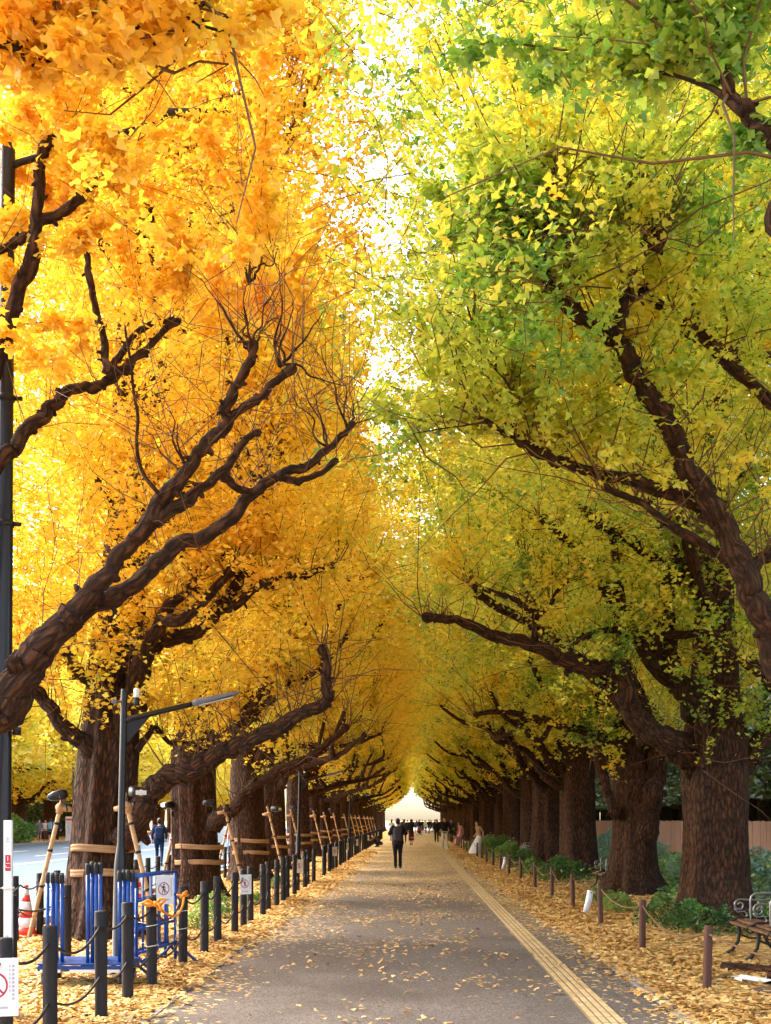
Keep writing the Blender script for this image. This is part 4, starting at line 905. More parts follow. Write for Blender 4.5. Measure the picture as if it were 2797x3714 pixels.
r = pipe_barrier('pipe_barrier'); r.location = A_; r.rotation_euler = (0, 0, ang); tag(r, 'blue pipe barrier set along the bollards with a paper sign on it', 'barrier', 'standing pipe barriers')
r2 = dup(r); r2.location = A_ + np.array((-.10, .06, 0)); r2.rotation_euler = (0, 0, ang + .02); tag(r2, 'second blue pipe barrier standing right behind the signed one', 'barrier', 'standing pipe barriers')
r = empty('rope', (0, 0, 0)); tag(r, 'orange rope looped between two bollards with a bow knot', 'rope')
p0, p1 = np.array((fbx(12.42) + .05, 12.38, .83)), np.array((fbx(14.4) + .03, 14.33, .80)); t_ = np.linspace(0, 1, 22)[:, None]
pts = p0 * (1 - t_) + p1 * t_; pts[:, 2] -= (.17 * 4 * t_ * (1 - t_))[:, 0]; pts[:, 0] += .05 * np.sin(t_[:, 0] * PI)
mb = MB(); tube(mb, pts, .014, 8, wob=.12); mb.build('strand', M['orange_rope'], r)
for q, c in ((0, (fbx(12.42), 12.42, .83)), (1, (fbx(14.4), 14.4, .80))):
    mb = MB(); th = np.linspace(0, 2 * PI, 22); tube(mb, np.stack([c[0] + .062 * np.cos(th), c[1] + .062 * np.sin(th), c[2] + .006 * np.sin(2 * th)], 1), .012, 7)
    if q == 0:
        for a, b in (((.0, 0, 0), (.11, -.03, .05)), ((0, 0, 0), (-.13, -.03, .015)), ((0, 0, 0), (.07, -.05, -.05))):
            e = p0 + (0, -.03, 0); a, b = e + np.array(a), e + np.array(b); m_ = (a + b) / 2
            tube(mb, [a, m_ + (0, -.02, .035), b, m_ + (0, .015, -.025), a], [.012, .016, .013, .016, .012], 7)
        tube(mb, [p0 + (0, -.06, -.02), p0 + (.01, -.05, .03)], [.026, .026], 8)
    else: tube(mb, [p1 + (-.03, -.04, -.03), p1 + (.01, -.05, .02), p1 + (.03, -.02, .05)], [.024, .026, .016], 8)
    mb.build('knot', M['orange_rope'], r)
r = empty('string', (0, 0, 0)); tag(r, 'white string tying the blue barrier to its two bollards', 'string')
for c in ((fbx(12.42), 12.42), (fbx(14.4), 14.4)):
    for h in (.62, .42):
        mb = MB(); th = np.linspace(0, 2 * PI, 18); tube(mb, np.stack([c[0] + .056 * np.cos(th), c[1] + .056 * np.sin(th), h + .01 * np.cos(th)], 1), .0035, 5)
        s_ = 1 if c[1] < 13 else -1; e = A_ if s_ > 0 else B_; tube(mb, [(c[0] + .04, c[1] - .04, h), (e[0] + .02, e[1] - .04, h - .02)], .0035, 5); tube(mb, [(e[0] + .02, e[1] - .05, h + .05), (e[0] + .03, e[1] - .06, h - .04), (e[0] + .015, e[1] - .05, h - .14)], .005, 5); mb.build('loop', M['white_plastic'], r)
# ------------------------------------------------------------------ traffic cones
def cone_proto():
    r = empty('traffic_cone'); H_ = .70; R_ = lambda t: .145 * (1 - t) + .028 * t
    mb = MB(); box(mb, (0, 0, .018), (.37, .37, .036), bev=.015); mb.build('base', M['cone_red'], r, smooth=False)
    mb = MB(); b = [0, .16, .36, .52, .70, .84, 1]
    for i in range(6):
        lathe(mb, [(R_(b[i]), .036 + (H_ - .036) * b[i]), (R_(b[i + 1]), .036 + (H_ - .036) * b[i + 1])], 24, i % 2)
    lathe(mb, [(.028, H_), (.034, H_ + .005), (.034, H_ + .03), (.02, H_ + .036)], 16, 0); mb.build('body', [M['cone_red'], M['cone_white']], r)
    return r
cp = cone_proto(); f1 = True
for x, y, l in [(-5.43, 17.9, 'red and white cone beside the road, left of the big banded tree'), (-5.50, 20.5, 'red and white cone half hidden by the big banded trunk'), (-5.62, 26.0, 'red and white cone seen between the first two banded trees'), (-5.72, 31.0, 'red and white cone behind the blue barrier by the road'), (-5.68, 36.5, 'red and white cone left of the third banded tree'), (-5.7, 40.0, 'red and white cone just right of the second banded tree'), (-5.7, 42.2, 'red and white cone beside the one right of the second banded tree'), (-6.2, 47.0, 'red and white cone far along the road kerb'), (-25.9, 98.5, 'small red cone across the road beside the white board')]:
    r = cp if f1 else dup(cp); f1 = False; r.location = (x, y, .0); r.rotation_euler = (0, 0, y); tag(r, l, 'cone', 'traffic cones')
# striped barricades on the road far off
def barricade():
    r = empty('barricade'); mb = MB()
    for q in range(6): box(mb, (-.5 + .2 * q, 0, .75), (.2, .03, .25), q % 2)
    mb.build('board', [M['cone_red'], M['cone_white']], r, smooth=False)
    mb = MB()
    for sx in (-1, 1):
        for sy in (-1, 1): tube(mb, [(sx * .5, sy * .02, .9), (sx * .52, sy * .3, 0)], .02, 6)
    mb.build('legs', M['cone_white'], r); return r
bp = barricade(); f1 = True
for x, y, l in [(-13.6, 66, 'red and white striped barricade on the road left of the walking man'), (-12.2, 67, 'red and white striped barricade on the road behind the walking man'), (-10.8, 66.5, 'red and white striped barricade on the road right of the walking man'), (-9.3, 68, 'striped barricade glimpsed right of the second banded trunk')]:
    r = bp if f1 else dup(bp); f1 = False; r.location = (x, y, .01); tag(r, l, 'barricade', 'striped barricades')
# pole and board across the road
r = empty('utility_pole', (-26.2, 98.5, 0)); tag(r, 'pale grey pole across the road rising into the yellow leaves', 'pole')
mb = MB(); lathe(mb, [(.10, -.1), (.09, 3), (.075, 9)], 14); mb.build('shaft', M['grey_metal'], r)
mb = MB(); box(mb, (0, -.1, 8.2), (1.2, .12, .12)); mb.build('crossarm', M['grey_metal'], r, smooth=False)
r = empty('notice_board', (-26.0, 96.5, 0)); tag(r, 'upright white notice board with a pink head across the road', 'notice board')
mb = MB(); box(mb, (0, 0, 1.0), (.52, .10, 1.85), bev=.01); mb.build('panel', M['white_plastic'], r, smooth=False)
mb = MB(); box(mb, (0, -.052, 1.70), (.46, .006, .16)); mb.build('header', M['cone_red'], r, smooth=False)
mb = MB(); [box(mb, (.04 * (q % 3 - 1), -.052, 1.5 - q * .11), (.30 - .05 * (q % 2), .004, .04)) for q in range(9)]; mb.build('print', M['sign_grey'], r, smooth=False)
# white van beyond the second tree
r = empty('van', (-10.9, 76, .0)); tag(r, 'white van parked on the road, a sliver showing right of the second banded tree', 'van')
mb = MB(); pr = [(-2.2, .35), (-2.2, 1.0), (-2.05, 1.9), (1.0, 1.95), (1.6, 1.25), (2.2, 1.05), (2.25, .35)]; v = [(s_ * .85, a, b) for s_ in (-1, 1) for a, b in pr]; n = len(pr)
mb.add(v, [np.array([range(n), range(2 * n - 1, n - 1, -1)]), np.array([(i, n + i, n + (i + 1) % n, (i + 1) % n) for i in range(n)])]); mb.build('body', M['white_plastic'], r, smooth=False)
mb = MB(); box(mb, (0, -2.13, 1.45), (1.4, .04, .6)); mb.build('rear_window', M['black_metal'], r, smooth=False)
for sx in (-1, 1):
    mb = MB(); box(mb, (sx * .7, -2.215, .95), (.14, .04, .3)); mb.build('tail_light', M['cone_red'], r, smooth=False)
    for yy in (-1.4, 1.45): mb = MB(); tube(mb, [(sx * .76, yy, .32), (sx * .87, yy, .32)], .32, 20); mb.build('wheel', M['black_rubber'], r)

# ------------------------------------------------------------------ right edge: posts, rope, benches
RB = [(2.84, 12.16), (2.94, 16.1), (3.0, 20.0), (3.06, 23.9), (3.05, 27.4), (3.0, 30.6), (3.05, 35.2), (3.02, 39), (3.0, 42.2), (2.98, 45.8)] + [(3.0, 50 + 3.6 * i) for i in range(24)]
rlab = ['reddish brown post in the foreground right, nearest the camera', 'second brown post on the right, in front of the thick ginkgo', 'brown post beside the hanging white paper tube', 'brown post with a rope collar by the second bench', 'fifth brown post from the camera on the right', 'sixth brown post from the camera on the right, before the low bush', 'seventh brown post from the camera on the right']
PR = [post_mesh(.042, .64, M['brown_post'], False, 30 + i, .93) for i in range(2)]
for i, (x, y) in enumerate(RB):
    o = obj('rope_post', PR[i % 2], None, (x, y, 0)); o.rotation_euler = (RNG.normal(0, .012), RNG.normal(.012, .012), i)
    tag(o, rlab[i] if i < len(rlab) else ('brown post in the middle distance along the right edge' if y < 60 else 'brown post far down the right edge of the path'), 'post', 'brown posts along the right edge')
strand('rope', [4.2] + [a for a, b in RB], [8.6] + [b for a, b in RB], .565, .13, .011, M['rope'], 'thin brown rope sagging from post to post along the right edge', None, 'rope')
r = empty('paper_roll', (2.99, 21.3, .0)); tag(r, 'white paper tube hanging askew from the rope by the second bench', 'paper')
mb = MB(); tube(mb, [(.03, 0, .47), (.0, 0, .3), (-.05, 0, .10)], [.052, .055, .052], 12); mb.build('sheet', M['paper'], r); mb = MB(); tube(mb, [(.03, 0, .46), (.02, 0, .53)], .006, 5); mb.build('tie', M['rope'], r)
r2 = dup(r); r2.location = (2.98, 40.3, 0); tag(r2, 'small white paper tube on the rope farther along, before the low bush', 'paper')
def spiral(c, r0, turns, a0, s_=1, n=26):
    t = np.linspace(0, 1, n); a = a0 + s_ * turns * 2 * PI * t; rr = r0 * (1 - .72 * t)
    return [(c[0] + q * math.cos(b), 0, c[1] + q * math.sin(b)) for q, b in zip(rr, a)]
def bench_proto():
    """faces -x, long side along y"""
    r = empty('park_bench'); L = 1.8
    mb = MB(); prof = [(-.26, .395), (-.17, .425), (-.08, .43), (.01, .425), (.10, .415), (.18, .41)]
    for x, z in prof: box(mb, (x, 0, z), (.075, L, .028), bev=.006)
    mb.build('seat', M['bench_wood'], r, smooth=False)
    mb = MB()
    for x, z, t in ((.235, .50, .35), (.265, .60, .28), (.29, .70, .22), (.305, .80, .12)): box(mb, (x, 0, z), (.028, L, .085), bev=.006)
    mb.build('backrest', M['bench_wood'], r, smooth=False)
    for y in (-.86, 0, .86):
        mb = MB()
        tube(mb, [(-.33, y, .36), (-.30, y, .40), (-.18, y, .452), (0, y, .452), (.14, y, .437), (.215, y, .45), (.255, y, .55), (.30, y, .72), (.335, y, .88)], [.012, .017, .018, .018, .018, .018, .017, .016, .013], 8)
        tube(mb, [(-.20, y, .40), (-.17, y, .28), (-.19, y, .16), (-.26, y, .05), (-.33, y, .012)], [.026, .024, .022, .024, .03], 8)
        tube(mb, [(.13, y, .40), (.12, y, .28), (.17, y, .15), (.26, y, .05), (.33, y, .012)], [.026, .024, .022, .024, .03], 8)
        tube(mb, [(-.17, y, .25), (-.05, y, .20), (.03, y, .20), (.12, y, .25)], .014, 6)
        tube(mb, [(p[0] * 1 - .03, y, p[2]) for p in spiral((0, .30), .07, 1.3, 0)], .010, 6); mb.build('side_frame', M['iron'], r)
        mb = MB()
        tube(mb, [(.27, y, .665), (.1, y, .668), (-.10, y, .672)] + [(p[0], y, p[2]) for p in spiral((-.17, .605), .075, 1.25, PI * .42, 1)], .0105, 7)
        tube(mb, [(-.235, y, .57), (-.20, y, .52), (-.11, y, .53), (-.07, y, .48), (-.12, y, .445)] , .009, 6)
        tube(mb, [(p[0], y, p[2]) for p in spiral((.05, .58), .065, 1.2, PI * .5, -1)], .009, 6); tube(mb, [(.05, y, .645), (.12, y, .58), (.14, y, .45)], .009, 6); mb.build('scroll_armrest', M['steel'], r)
    for y in (-.42, .42):
        mb = MB(); tube(mb, smooth_path([(-.15, y, .43), (-.155, y, .60), (-.15, y, .72), (-.11, y, .765), (-.03, y, .775), (.28, y, .775)], 6), .0135, 8); mb.build('loop_armrest', M['steel'], r)
    return r
bp = bench_proto()
for i, (x, y, l) in enumerate([(4.22, 14.75, 'ornate iron bench with scrolled steel armrests cut by the right frame edge'), (4.65, 29.6, 'bench beside the V forked ginkgo on the right'), (4.55, 49, 'bench half hidden behind trunks, third along the right'), (4.5, 73, 'farthest bench, just its top showing above the bush')]):
    r = bp if i == 0 else dup(bp); r.location = (x, y, 0); tag(r, l, 'bench', 'park benches along the right edge')
# litter on the ground at the right
for i, (x0, y0, x1, y1, rr, l) in enumerate([(3.42, 13.9, 4.5, 12.9, .05, 'thin dark log lying farthest under the bench'), (3.62, 12.85, 4.6, 12.35, .055, 'dark log lying in front of the bench'), (3.68, 12.35, 4.7, 11.9, .06, 'thickest dark log, nearest in front of the bench')]):
    r = empty('log', (x0, y0, .05)); tag(r, l, 'log', 'logs by the bench'); d = np.array((x1 - x0, y1 - y0, .0))
    mb = MB(); tube(mb, [d * t for t in np.linspace(0, 1, 8)], rr, 14, wob=.05); mb.build('bark_sleeve', M['bark'], r)
    mb = MB(); tube(mb, [-d * .006, d * .004], rr * .8, 12); mb.build('cut_end', M['sign_black'], r)
mb = MB(); v = []; rs = np.random.default_rng(3); nx_, ny_ = 12, 5
for j in range(ny_):
    for i in range(nx_): v.append((3.30 + .047 * i + .01 * rs.normal(), 12.75 + .09 * j + .05 * math.sin(i * .7) + .01 * rs.normal(), .035 + .018 * math.sin(i * 1.1 + j) + .006 * rs.normal()))
f = [(j * nx_ + i, j * nx_ + i + 1, (j + 1) * nx_ + i + 1, (j + 1) * nx_ + i) for j in range(ny_ - 1) for i in range(nx_ - 1)]
mb.add(v, np.array(f)); o = mb.build('newspaper', M['paper'], smooth=False); sm = o.modifiers.new('thick', 'SOLIDIFY'); sm.thickness = .004; tag(o, 'crumpled white sheet of paper lying in the leaves under the bench', 'paper')
mb = MB(); th = np.linspace(0, 2 * PI, 18, endpoint=False); rs = np.random.default_rng(8); rr = 1 + .12 * rs.normal(0, 1, 18)
top = np.stack([3.95 + .62 * rr * np.cos(th), 12.1 + .33 * rr * np.sin(th), np.full(18, .035)], 1); bot = top * (1, 1, 0) + (0, 0, -.02); j = np.arange(18); k_ = (j + 1) % 18
mb.add(np.concatenate([bot, top]), [np.stack([j, k_, 18 + k_, 18 + j], 1), (18 + j).reshape(1, -1)]); o = mb.build('stone_slab', M['concrete'], smooth=False); M['slab'] = simple('brown_slab', (.13, .075, .045), .8, var=.3, bump=.4); o.data.materials[0] = M['slab']; tag(o, 'flat brown stone slab in the leaves at the right frame edge', 'stone')

# ------------------------------------------------------------------ fences, plants
def board_fence(x, y0, y1, h, label, mat, seed):
    rs = np.random.default_rng(seed); r = empty('board_fence', (x, y0, 0)); tag(r, label, 'fence', None)
    mb = MB(); y = 0
    while y < y1 - y0:
        w_ = rs.uniform(.16, .2); hh = h + rs.normal(0, .012); box(mb, (rs.normal(0, .008), y + w_ / 2, hh / 2), (.028, w_ - .008, hh)); y += w_
    mb.build('boards', mat, r, smooth=False)
    mb = MB(); [box(mb, (.045, (y1 - y0) / 2, z), (.05, y1 - y0, .08)) for z in (.4, h - .3)]; mb.build('rails', mat, r, smooth=False); return r
board_fence(11.0, 22, 150, 1.62, 'long pinkish brown board fence behind the right row of trees', M['fence'], 1)
board_fence(-38.2, 60, 175, 1.7, 'dark board fence behind the trees across the road', M['bench_wood'], 2)
def shrub_mesh(seed, n, rx, ry, h, size, tint, spread=.18, dome=True):
    rs = np.random.default_rng(seed); th = rs.uniform(0, 2 * PI, n); q = rs.random(n) ** .5; zz = rs.random(n) ** .7
    nz = Noise(seed, .6); cap_ = np.sqrt(np.clip(1 - zz ** 2 * .9, 0, 1)) if dome else 1
    p = np.stack([rx * q * cap_ * np.cos(th), ry * q * cap_ * np.sin(th), h * zz], 1); p[:, 2] *= 1 + .2 * nz(p)
    ok = nz(p * 1.4) > -.55; p = p[ok]
    return leaves('foliage', p, np.full(len(p), size), tint + spread * nz(p * .8) + rs.normal(0, .07, len(p)), M['shrub_leaf'], rng=rs, link=False, flat=.6)
def stems(rx, h, n, seed):
    rs = np.random.default_rng(seed); mb = MB()
    for q in range(n): a = rs.uniform(0, 2 * PI); e = rx * rs.uniform(.2, .8); tube(mb, [(.05 * math.cos(a), .05 * math.sin(a), -.02), (e * .5 * math.cos(a), e * .5 * math.sin(a), h * .5), (e * math.cos(a), e * math.sin(a), h * .85)], [.012, .008, .004], 5)
    return mb.build('stems', M['twig'], link=False)
SH = [shrub_mesh(200 + i, 1500, .75, .75, .55, .075, (.25, .62, .42)[i]) for i in range(3)] + [shrub_mesh(210, 2600, 1.0, 1.0, .95, .085, .95, .08)]
ST = [stems(.7, .5, 9, i) for i in range(3)] + [stems(.9, .85, 10, 5)]
def shrub(kind, x, y, s_, label, group):
    r = empty('shrub', (x, y, 0), x * 7 + y); tag(r, label, 'shrub', group); obj('foliage', SH[kind], r); obj('stems', ST[kind], r); r.scale = (s_, s_, s_ * RNG.uniform(.85, 1.2))
GSh = 'low shrubs behind the right edge'
for x, y, kd, s_, l in [(4.25, 18.6, 0, .8, 'dark green low bush in front of the thick ginkgo, left of its foot'), (4.0, 19.8, 0, .75, 'dark bush just left of the thick ginkgo'), (5.2, 18.7, 0, .6, 'small bush against the foot of the thick ginkgo'), (3.7, 22.6, 1, .5, 'little bright bush behind the hanging paper tube'), (3.75, 25.2, 1, .5, 'little bush between the third and fourth brown posts'),
                     (4.0, 33.8, 0, .95, 'dark bush beyond the second bench'), (4.4, 35.8, 0, 1.1, 'broad dark bush at the foot of the fourth right trunk'), (3.7, 38.6, 1, .7, 'bright bush beside the small paper tube'), (3.9, 44, 0, 1.0, 'dark bush below the half hidden bench'), (3.9, 51, 1, 1.2, 'bright green bush below the half hidden third bench'), (4.0, 56, 0, 1.3, 'tall dark bush right of the woman in the white skirt'), (3.8, 64.5, 1, 1.3, 'green bush left of the woman in the white skirt'), (3.8, 69, 1, 1.3, 'green bush farther left of the woman in the white skirt')]:
    shrub(kd, x, y, s_, l, GSh)
rs = np.random.default_rng(77)
for i in range(46):
    y = 21 + 60 * rs.random() ** 1.3; x = rs.uniform(6.2, 10.4); shrub(3 if rs.random() < .6 else 2, x, y, rs.uniform(.6, 1.0), 'blue green shrub in the bed between the right trees and the board fence', 'shrubs along the board fence')
for x, y, kd, s_, l in [(-3.6, 23.0, 1, .55, 'small leafy plant at the foot of the second banded tree'), (-3.2, 19.0, 1, .45, 'small leafy plant behind the bollards past the barrier'), (-3.1, 24.6, 1, .5, 'small green plant behind the bollard with the second paper sign'), (-3.3, 30.5, 0, .6, 'dark plant behind the bollards by the third banded tree'), (-3.2, 21.0, 2, .45, 'leafy plant left of the bollard with the second paper sign')]:
    shrub(kd, x, y, s_, l, 'plants under the left trees')
n = 42000; y = 14 * np.exp(rs.random(n) * math.log(110 / 14)); x = rs.uniform(4.6, 10.9, n); nz = Noise(31, 3.0); p = np.stack([x, y, 0 * x], 1); g = nz(p)
ok = (g > -.35 - .25 * (x > 6)) & (rs.random(n) < np.clip((x - 4.2) / 2, .1, 1)); p = p[ok]; g = g[ok]; p[:, 2] = .03 + rs.random(len(p)) * (.12 + .16 * (g + .6).clip(0, 1.5))
o = leaves('ground_cover', p, .06 * (1 + p[:, 1] / 40), np.clip(.55 + .25 * nz(p * 1.9) + rs.normal(0, .1, len(p)), 0, .86), M['shrub_leaf'], rng=rs, flat=.5); tag(o, 'low green ground cover under the trees on the right', 'ground cover', kind='stuff')
# hedges across the road
def hedge(x, y, lx, ly, h, tint, label, n, size, seed, mat='shrub_leaf'):
    rs = np.random.default_rng(seed); nz = Noise(seed, 2.5); q = rs.random((n, 3)); p = np.stack([(q[:, 0] - .5) * lx, (q[:, 1] - .5) * ly, q[:, 2] ** .8 * h], 1); p[:, 2] *= 1 + .18 * nz(p)
    r = empty('hedge', (x, y, 0)); tag(r, label, 'hedge', None); leaves('foliage', p, np.full(n, size), tint + .12 * nz(p) + rs.normal(0, .06, n), M[mat], r, rng=rs)
    mb = MB(); [tube(mb, [(0, t, 0), (.1, t + .1, h * .7)], [.04, .02], 5) for t in np.linspace(-ly * .45, ly * .45, max(3, int(ly / 2)))]; mb.build('stems', M['twig'], r)
hedge(-28.9, 88, 2.6, 12, 1.7, .5, 'pale green clipped hedge across the road', 7000, .2, 1)
hedge(-36.5, 105, 3, 90, 4.2, .3, 'dark hedge behind the trees across the road', 16000, .42, 2, 'evergreen_leaf')
hedge(29.5, 85, 5, 150, 9.5, .3, 'dark mass of evergreen bushes deep in the park behind the fence', 26000, .6, 5, 'evergreen_leaf')
# dark evergreens of the park beyond the fence
def evergreen(seed, H_, n, size):
    rs = np.random.default_rng(seed); mb = MB(); fluted_trunk(mb, [(0, 0, -.1), (rs.normal(0, .1), 0, 4), (rs.normal(0, .2), 0, H_ * .95)], [(0, .55), (.6, .45), (4, .38), (H_ * .6, .22), (H_, .04)], seed, 16, .4)
    for q in range(22):
        h = 3.5 + (H_ - 5) * q / 22; a = q * 2.4; R_ = 3.6 * (1 - (h / H_) ** 2) + .5; tube(mb, [(0, 0, h), (R_ * .5 * math.cos(a), R_ * .5 * math.sin(a), h + .3), (R_ * math.cos(a), R_ * math.sin(a), h + .2)], [.09, .06, .02], 5)
    w_ = mb.build('trunk', M['bark_dark'], link=False)
    h = 2.6 + (H_ - 2.6) * rs.random(n); a = rs.uniform(0, 2 * PI, n); R_ = 4.2 * np.clip(1 - ((h - 2) / H_) ** 2.2, .05, 1) * rs.random(n) ** .5; p = np.stack([R_ * np.cos(a), R_ * np.sin(a), h], 1); nz = Noise(seed, 2); p = p[nz(p) > -.3]
    return w_, leaves('crown', p, np.full(len(p), size), .4 + .25 * nz(p) [nz(p) > -9], M['evergreen_leaf'], rng=rs, link=False)
EV = [evergreen(300 + i, 15 + 2 * i, 15000, .3) for i in range(3)]
for i in range(60):
    y = 18 + 4.4 * (i // 2) + rs.uniform(-1, 1); x = (17.5 if i % 2 else 24) + rs.uniform(-1, 1.5)
    w_, l_ = EV[i % 3]; r = empty('evergreen_tree', (x, y, 0), i); tag(r, 'dark evergreen with a grey trunk in the park behind the board fence', 'tree', 'evergreens behind the fence'); obj('trunk', w_, r); obj('crown', l_, r)
# ------------------------------------------------------------------ people
import mathutils
def cloth(name, c, var=.2): return simple(name, c, .85, var=var, scale=18, bump=.25, spec=.2)
K = {n_: cloth('cloth_' + n_, c) for n_, c in dict(black=(.012, .011, .014), charcoal=(.055, .052, .06), navy=(.015, .03, .07), plum=(.03, .018, .026), maroon=(.10, .012, .018), cream=(.62, .56, .48), white=(.72, .70, .69), tan=(.40, .26, .13), pink=(.62, .30, .32), blue=(.06, .17, .34), skyblue=(.25, .42, .55), greyblue=(.16, .19, .28), jeans=(.07, .10, .17), brown=(.10, .06, .045), red=(.45, .03, .04)).items()}
K['skin'] = cloth('skin', (.55, .32, .22), .08); K['hair'] = simple('dark_hair', (.012, .009, .008), .5, var=.4, scale=60, bump=.4); K['shoe'] = simple('shoe_leather', (.015, .013, .013), .45, var=.3); K['pale_shoe'] = simple('pale_shoe', (.6, .58, .55), .6)
def ell(mb, rings, mat, seg=14):
    """rings of (centre, rx, ry) stacked roughly upwards"""
    n = len(rings); th = np.linspace(0, 2 * PI, seg, endpoint=False); v = []
    for c, rx, ry in rings: v.append(np.stack([c[0] + rx * np.cos(th), c[1] + ry * np.sin(th), np.full(seg, c[2])], 1))
    i = np.arange(n - 1)[:, None] * seg; j = np.arange(seg)[None]; k_ = (j + 1) % seg
    mb.add(np.concatenate(v), [np.stack([i + j, i + k_, i + seg + k_, i + seg + j], -1).reshape(-1, 4), np.arange(seg)[::-1].reshape(1, -1), (np.arange(seg) + (n - 1) * seg).reshape(1, -1)], mat)
def figure(pose, vox=.014):
    """one continuous body mesh; material slots: 0 skin 1 top 2 bottom 3 shoe. The figure faces +y, 1.72 m"""
    J = dict(pel=(0, 0, .93), chest=(0, 0, 1.27), neck=(0, 0, 1.46), head=(0, .015, 1.60), lsh=(-.185, 0, 1.41), rsh=(.185, 0, 1.41), lel=(-.25, -.02, 1.14), rel=(.25, -.02, 1.14), lwr=(-.25, .08, .90), rwr=(.25, .08, .90),
             lhip=(-.09, 0, .90), rhip=(.09, 0, .90), lkn=(-.10, .03, .50), rkn=(.10, .03, .50), lan=(-.10, -.02, .085), ran=(.10, -.02, .085), ltoe=(-.11, .16, .035), rtoe=(.11, .16, .035), sleeve=1, skirt=None, bare=False, bulk=1.0)
    J.update(pose); A = {k_: np.array(v_, float) for k_, v_ in J.items() if isinstance(v_, tuple)}; b = J['bulk']; mb = MB()
    up = lambda a, c, t: A[a] * (1 - t) + A[c] * t
    ell(mb, [(up('pel', 'chest', -.28), .145 * b, .10 * b), (A['pel'], .17 * b, .125 * b), (up('pel', 'chest', .45), .155 * b, .11 * b), (up('pel', 'chest', .85), .18 * b, .125 * b), (up('chest', 'neck', .35), .185 * b, .115 * b), (up('chest', 'neck', .72), .14 * b, .085 * b), (up('chest', 'neck', .95), .065, .06)], 1)
    tube(mb, [up('chest', 'neck', .8), A['neck'], up('neck', 'head', .6)], [.056, .052, .052], 10, 0)
    h = A['head']; ell(mb, [(h + (0, .02, -.115), .035, .045), (h + (0, .012, -.085), .056, .072), (h + (0, .005, -.03), .070, .088), (h + (0, 0, .03), .075, .095), (h + (0, -.006, .075), .064, .082), (h + (0, -.01, .105), .038, .05)], 0)
    tube(mb, [h + (0, .085, .005), h + (0, .108, -.028), h + (0, .09, -.04)], [.011, .016, .014], 8, 0); [tube(mb, [h + (s_ * .07, -.01, .012), h + (s_ * .082, -.015, -.005), h + (s_ * .07, -.01, -.03)], .013, 6, 0) for s_ in (-1, 1)]
    for s_, q in ((-1, 'l'), (1, 'r')):
        sh, el, wr = A[q + 'sh'], A[q + 'el'], A[q + 'wr']
        tube(mb, [up('chest', 'neck', .45), sh, sh * .75 + el * .25, sh * .45 + el * .55, el], [.075, .074 * b, .064 * b, .056 * b, .05 * b], 10, 1)
        tube(mb, [el, el * .6 + wr * .4, el * .12 + wr * .88], [.05 * b, .048 * b, .038 * b], 10, 1 if J['sleeve'] else 0)
        d = unit(wr - el); sd_ = unit(np.cross(d, (0, 0, 1) if abs(d[2]) < .8 else (0, 1, 0))); nn = np.cross(sd_, d)
        tube(mb, [el * .12 + wr * .88, wr, wr + d * .05, wr + d * .085], [.028, .026, .036, .034], 9, 0)
        for fi in range(4):
            o_ = sd_ * (-.027 + .018 * fi); L = (.062, .074, .070, .054)[fi]; a = wr + d * .075 + o_; tube(mb, [a, a + d * L * .55 + nn * .008, a + d * L * .8 + nn * .03, a + d * L * .85 + nn * .045], [.0095, .009, .008, .007], 6, 0)
        a = wr + d * .03 + sd_ * .03; tube(mb, [a, a + d * .03 + sd_ * .022, a + d * .06 + sd_ * .022 + nn * .015], [.012, .011, .009], 6, 0)
        hp, kn, an, toe = A[q + 'hip'], A[q + 'kn'], A[q + 'an'], A[q + 'toe']; lm = 0 if J['bare'] else 2
        tube(mb, [hp * 1.1 - kn * .1, hp, hp * .6 + kn * .4, kn], [.085 * b, .095 * b, .082 * b, .062 * b], 12, 2)
        tube(mb, [kn, kn * .7 + an * .3, kn * .2 + an * .8, an], [.062, .06, .047 if not J.get('wide') else .06, .042 if not J.get('wide') else .062], 12, lm)
        fd = unit(toe - an); he = an - unit(fd * (1, 1, 0)) * .05; he[2] = an[2] - .05
        tube(mb, [he, an + (0, 0, -.02), an * .45 + toe * .55 + (0, 0, -.005), toe], [.036, .046, .043, .03], 10, 3)
    ell(mb, [(A['pel'] + (0, 0, -.15), .14 * b, .105 * b), (A['pel'] + (0, 0, -.02), .168 * b, .122 * b), (A['pel'] + (0, 0, .06), .162 * b, .118 * b)], 2)
    if J['skirt']:
        ell(mb, [(np.array(c, float), rx, ry) for c, rx, ry in J['skirt']], 2, 18)
    if J.get('coat'): ell(mb, [(A['pel'] + (0, 0, -J['coat']), .19 * b, .15 * b), (A['pel'] + (0, 0, -.05), .19 * b, .14 * b), (up('pel', 'chest', .5), .17 * b, .122 * b)], 1)
    src = mb.build('body', [K['skin'], K['black'], K['black'], K['shoe']], link=True)
    me0 = src.data; kd = mathutils.kdtree.KDTree(len(me0.polygons) * 2); n = 0
    for p in me0.polygons:
        kd.insert(p.center, p.index); kd.insert((Vector(p.center) + me0.vertices[p.vertices[0]].co) / 2, p.index)
    kd.balance()
    m = src.modifiers.new('r', 'REMESH'); m.mode = 'VOXEL'; m.voxel_size = vox; s2 = src.modifiers.new('s', 'SMOOTH'); s2.iterations = 2; s2.factor = .4
    dg = bpy.context.evaluated_depsgraph_get(); me = bpy.data.meshes.new_from_object(src.evaluated_get(dg))
    mats = [me0.polygons[kd.find(p.center)[1]].material_index for p in me.polygons]
    bpy.data.objects.remove(src)
    while len(me.materials) < 4: me.materials.append(None)
    for q, k_ in enumerate(('skin', 'black', 'black', 'shoe')): me.materials[q] = K[k_]
    me.polygons.foreach_set('material_index', mats); me.polygons.foreach_set('use_smooth', [True] * len(mats)); me.update()
    me['head'] = list(h); return me
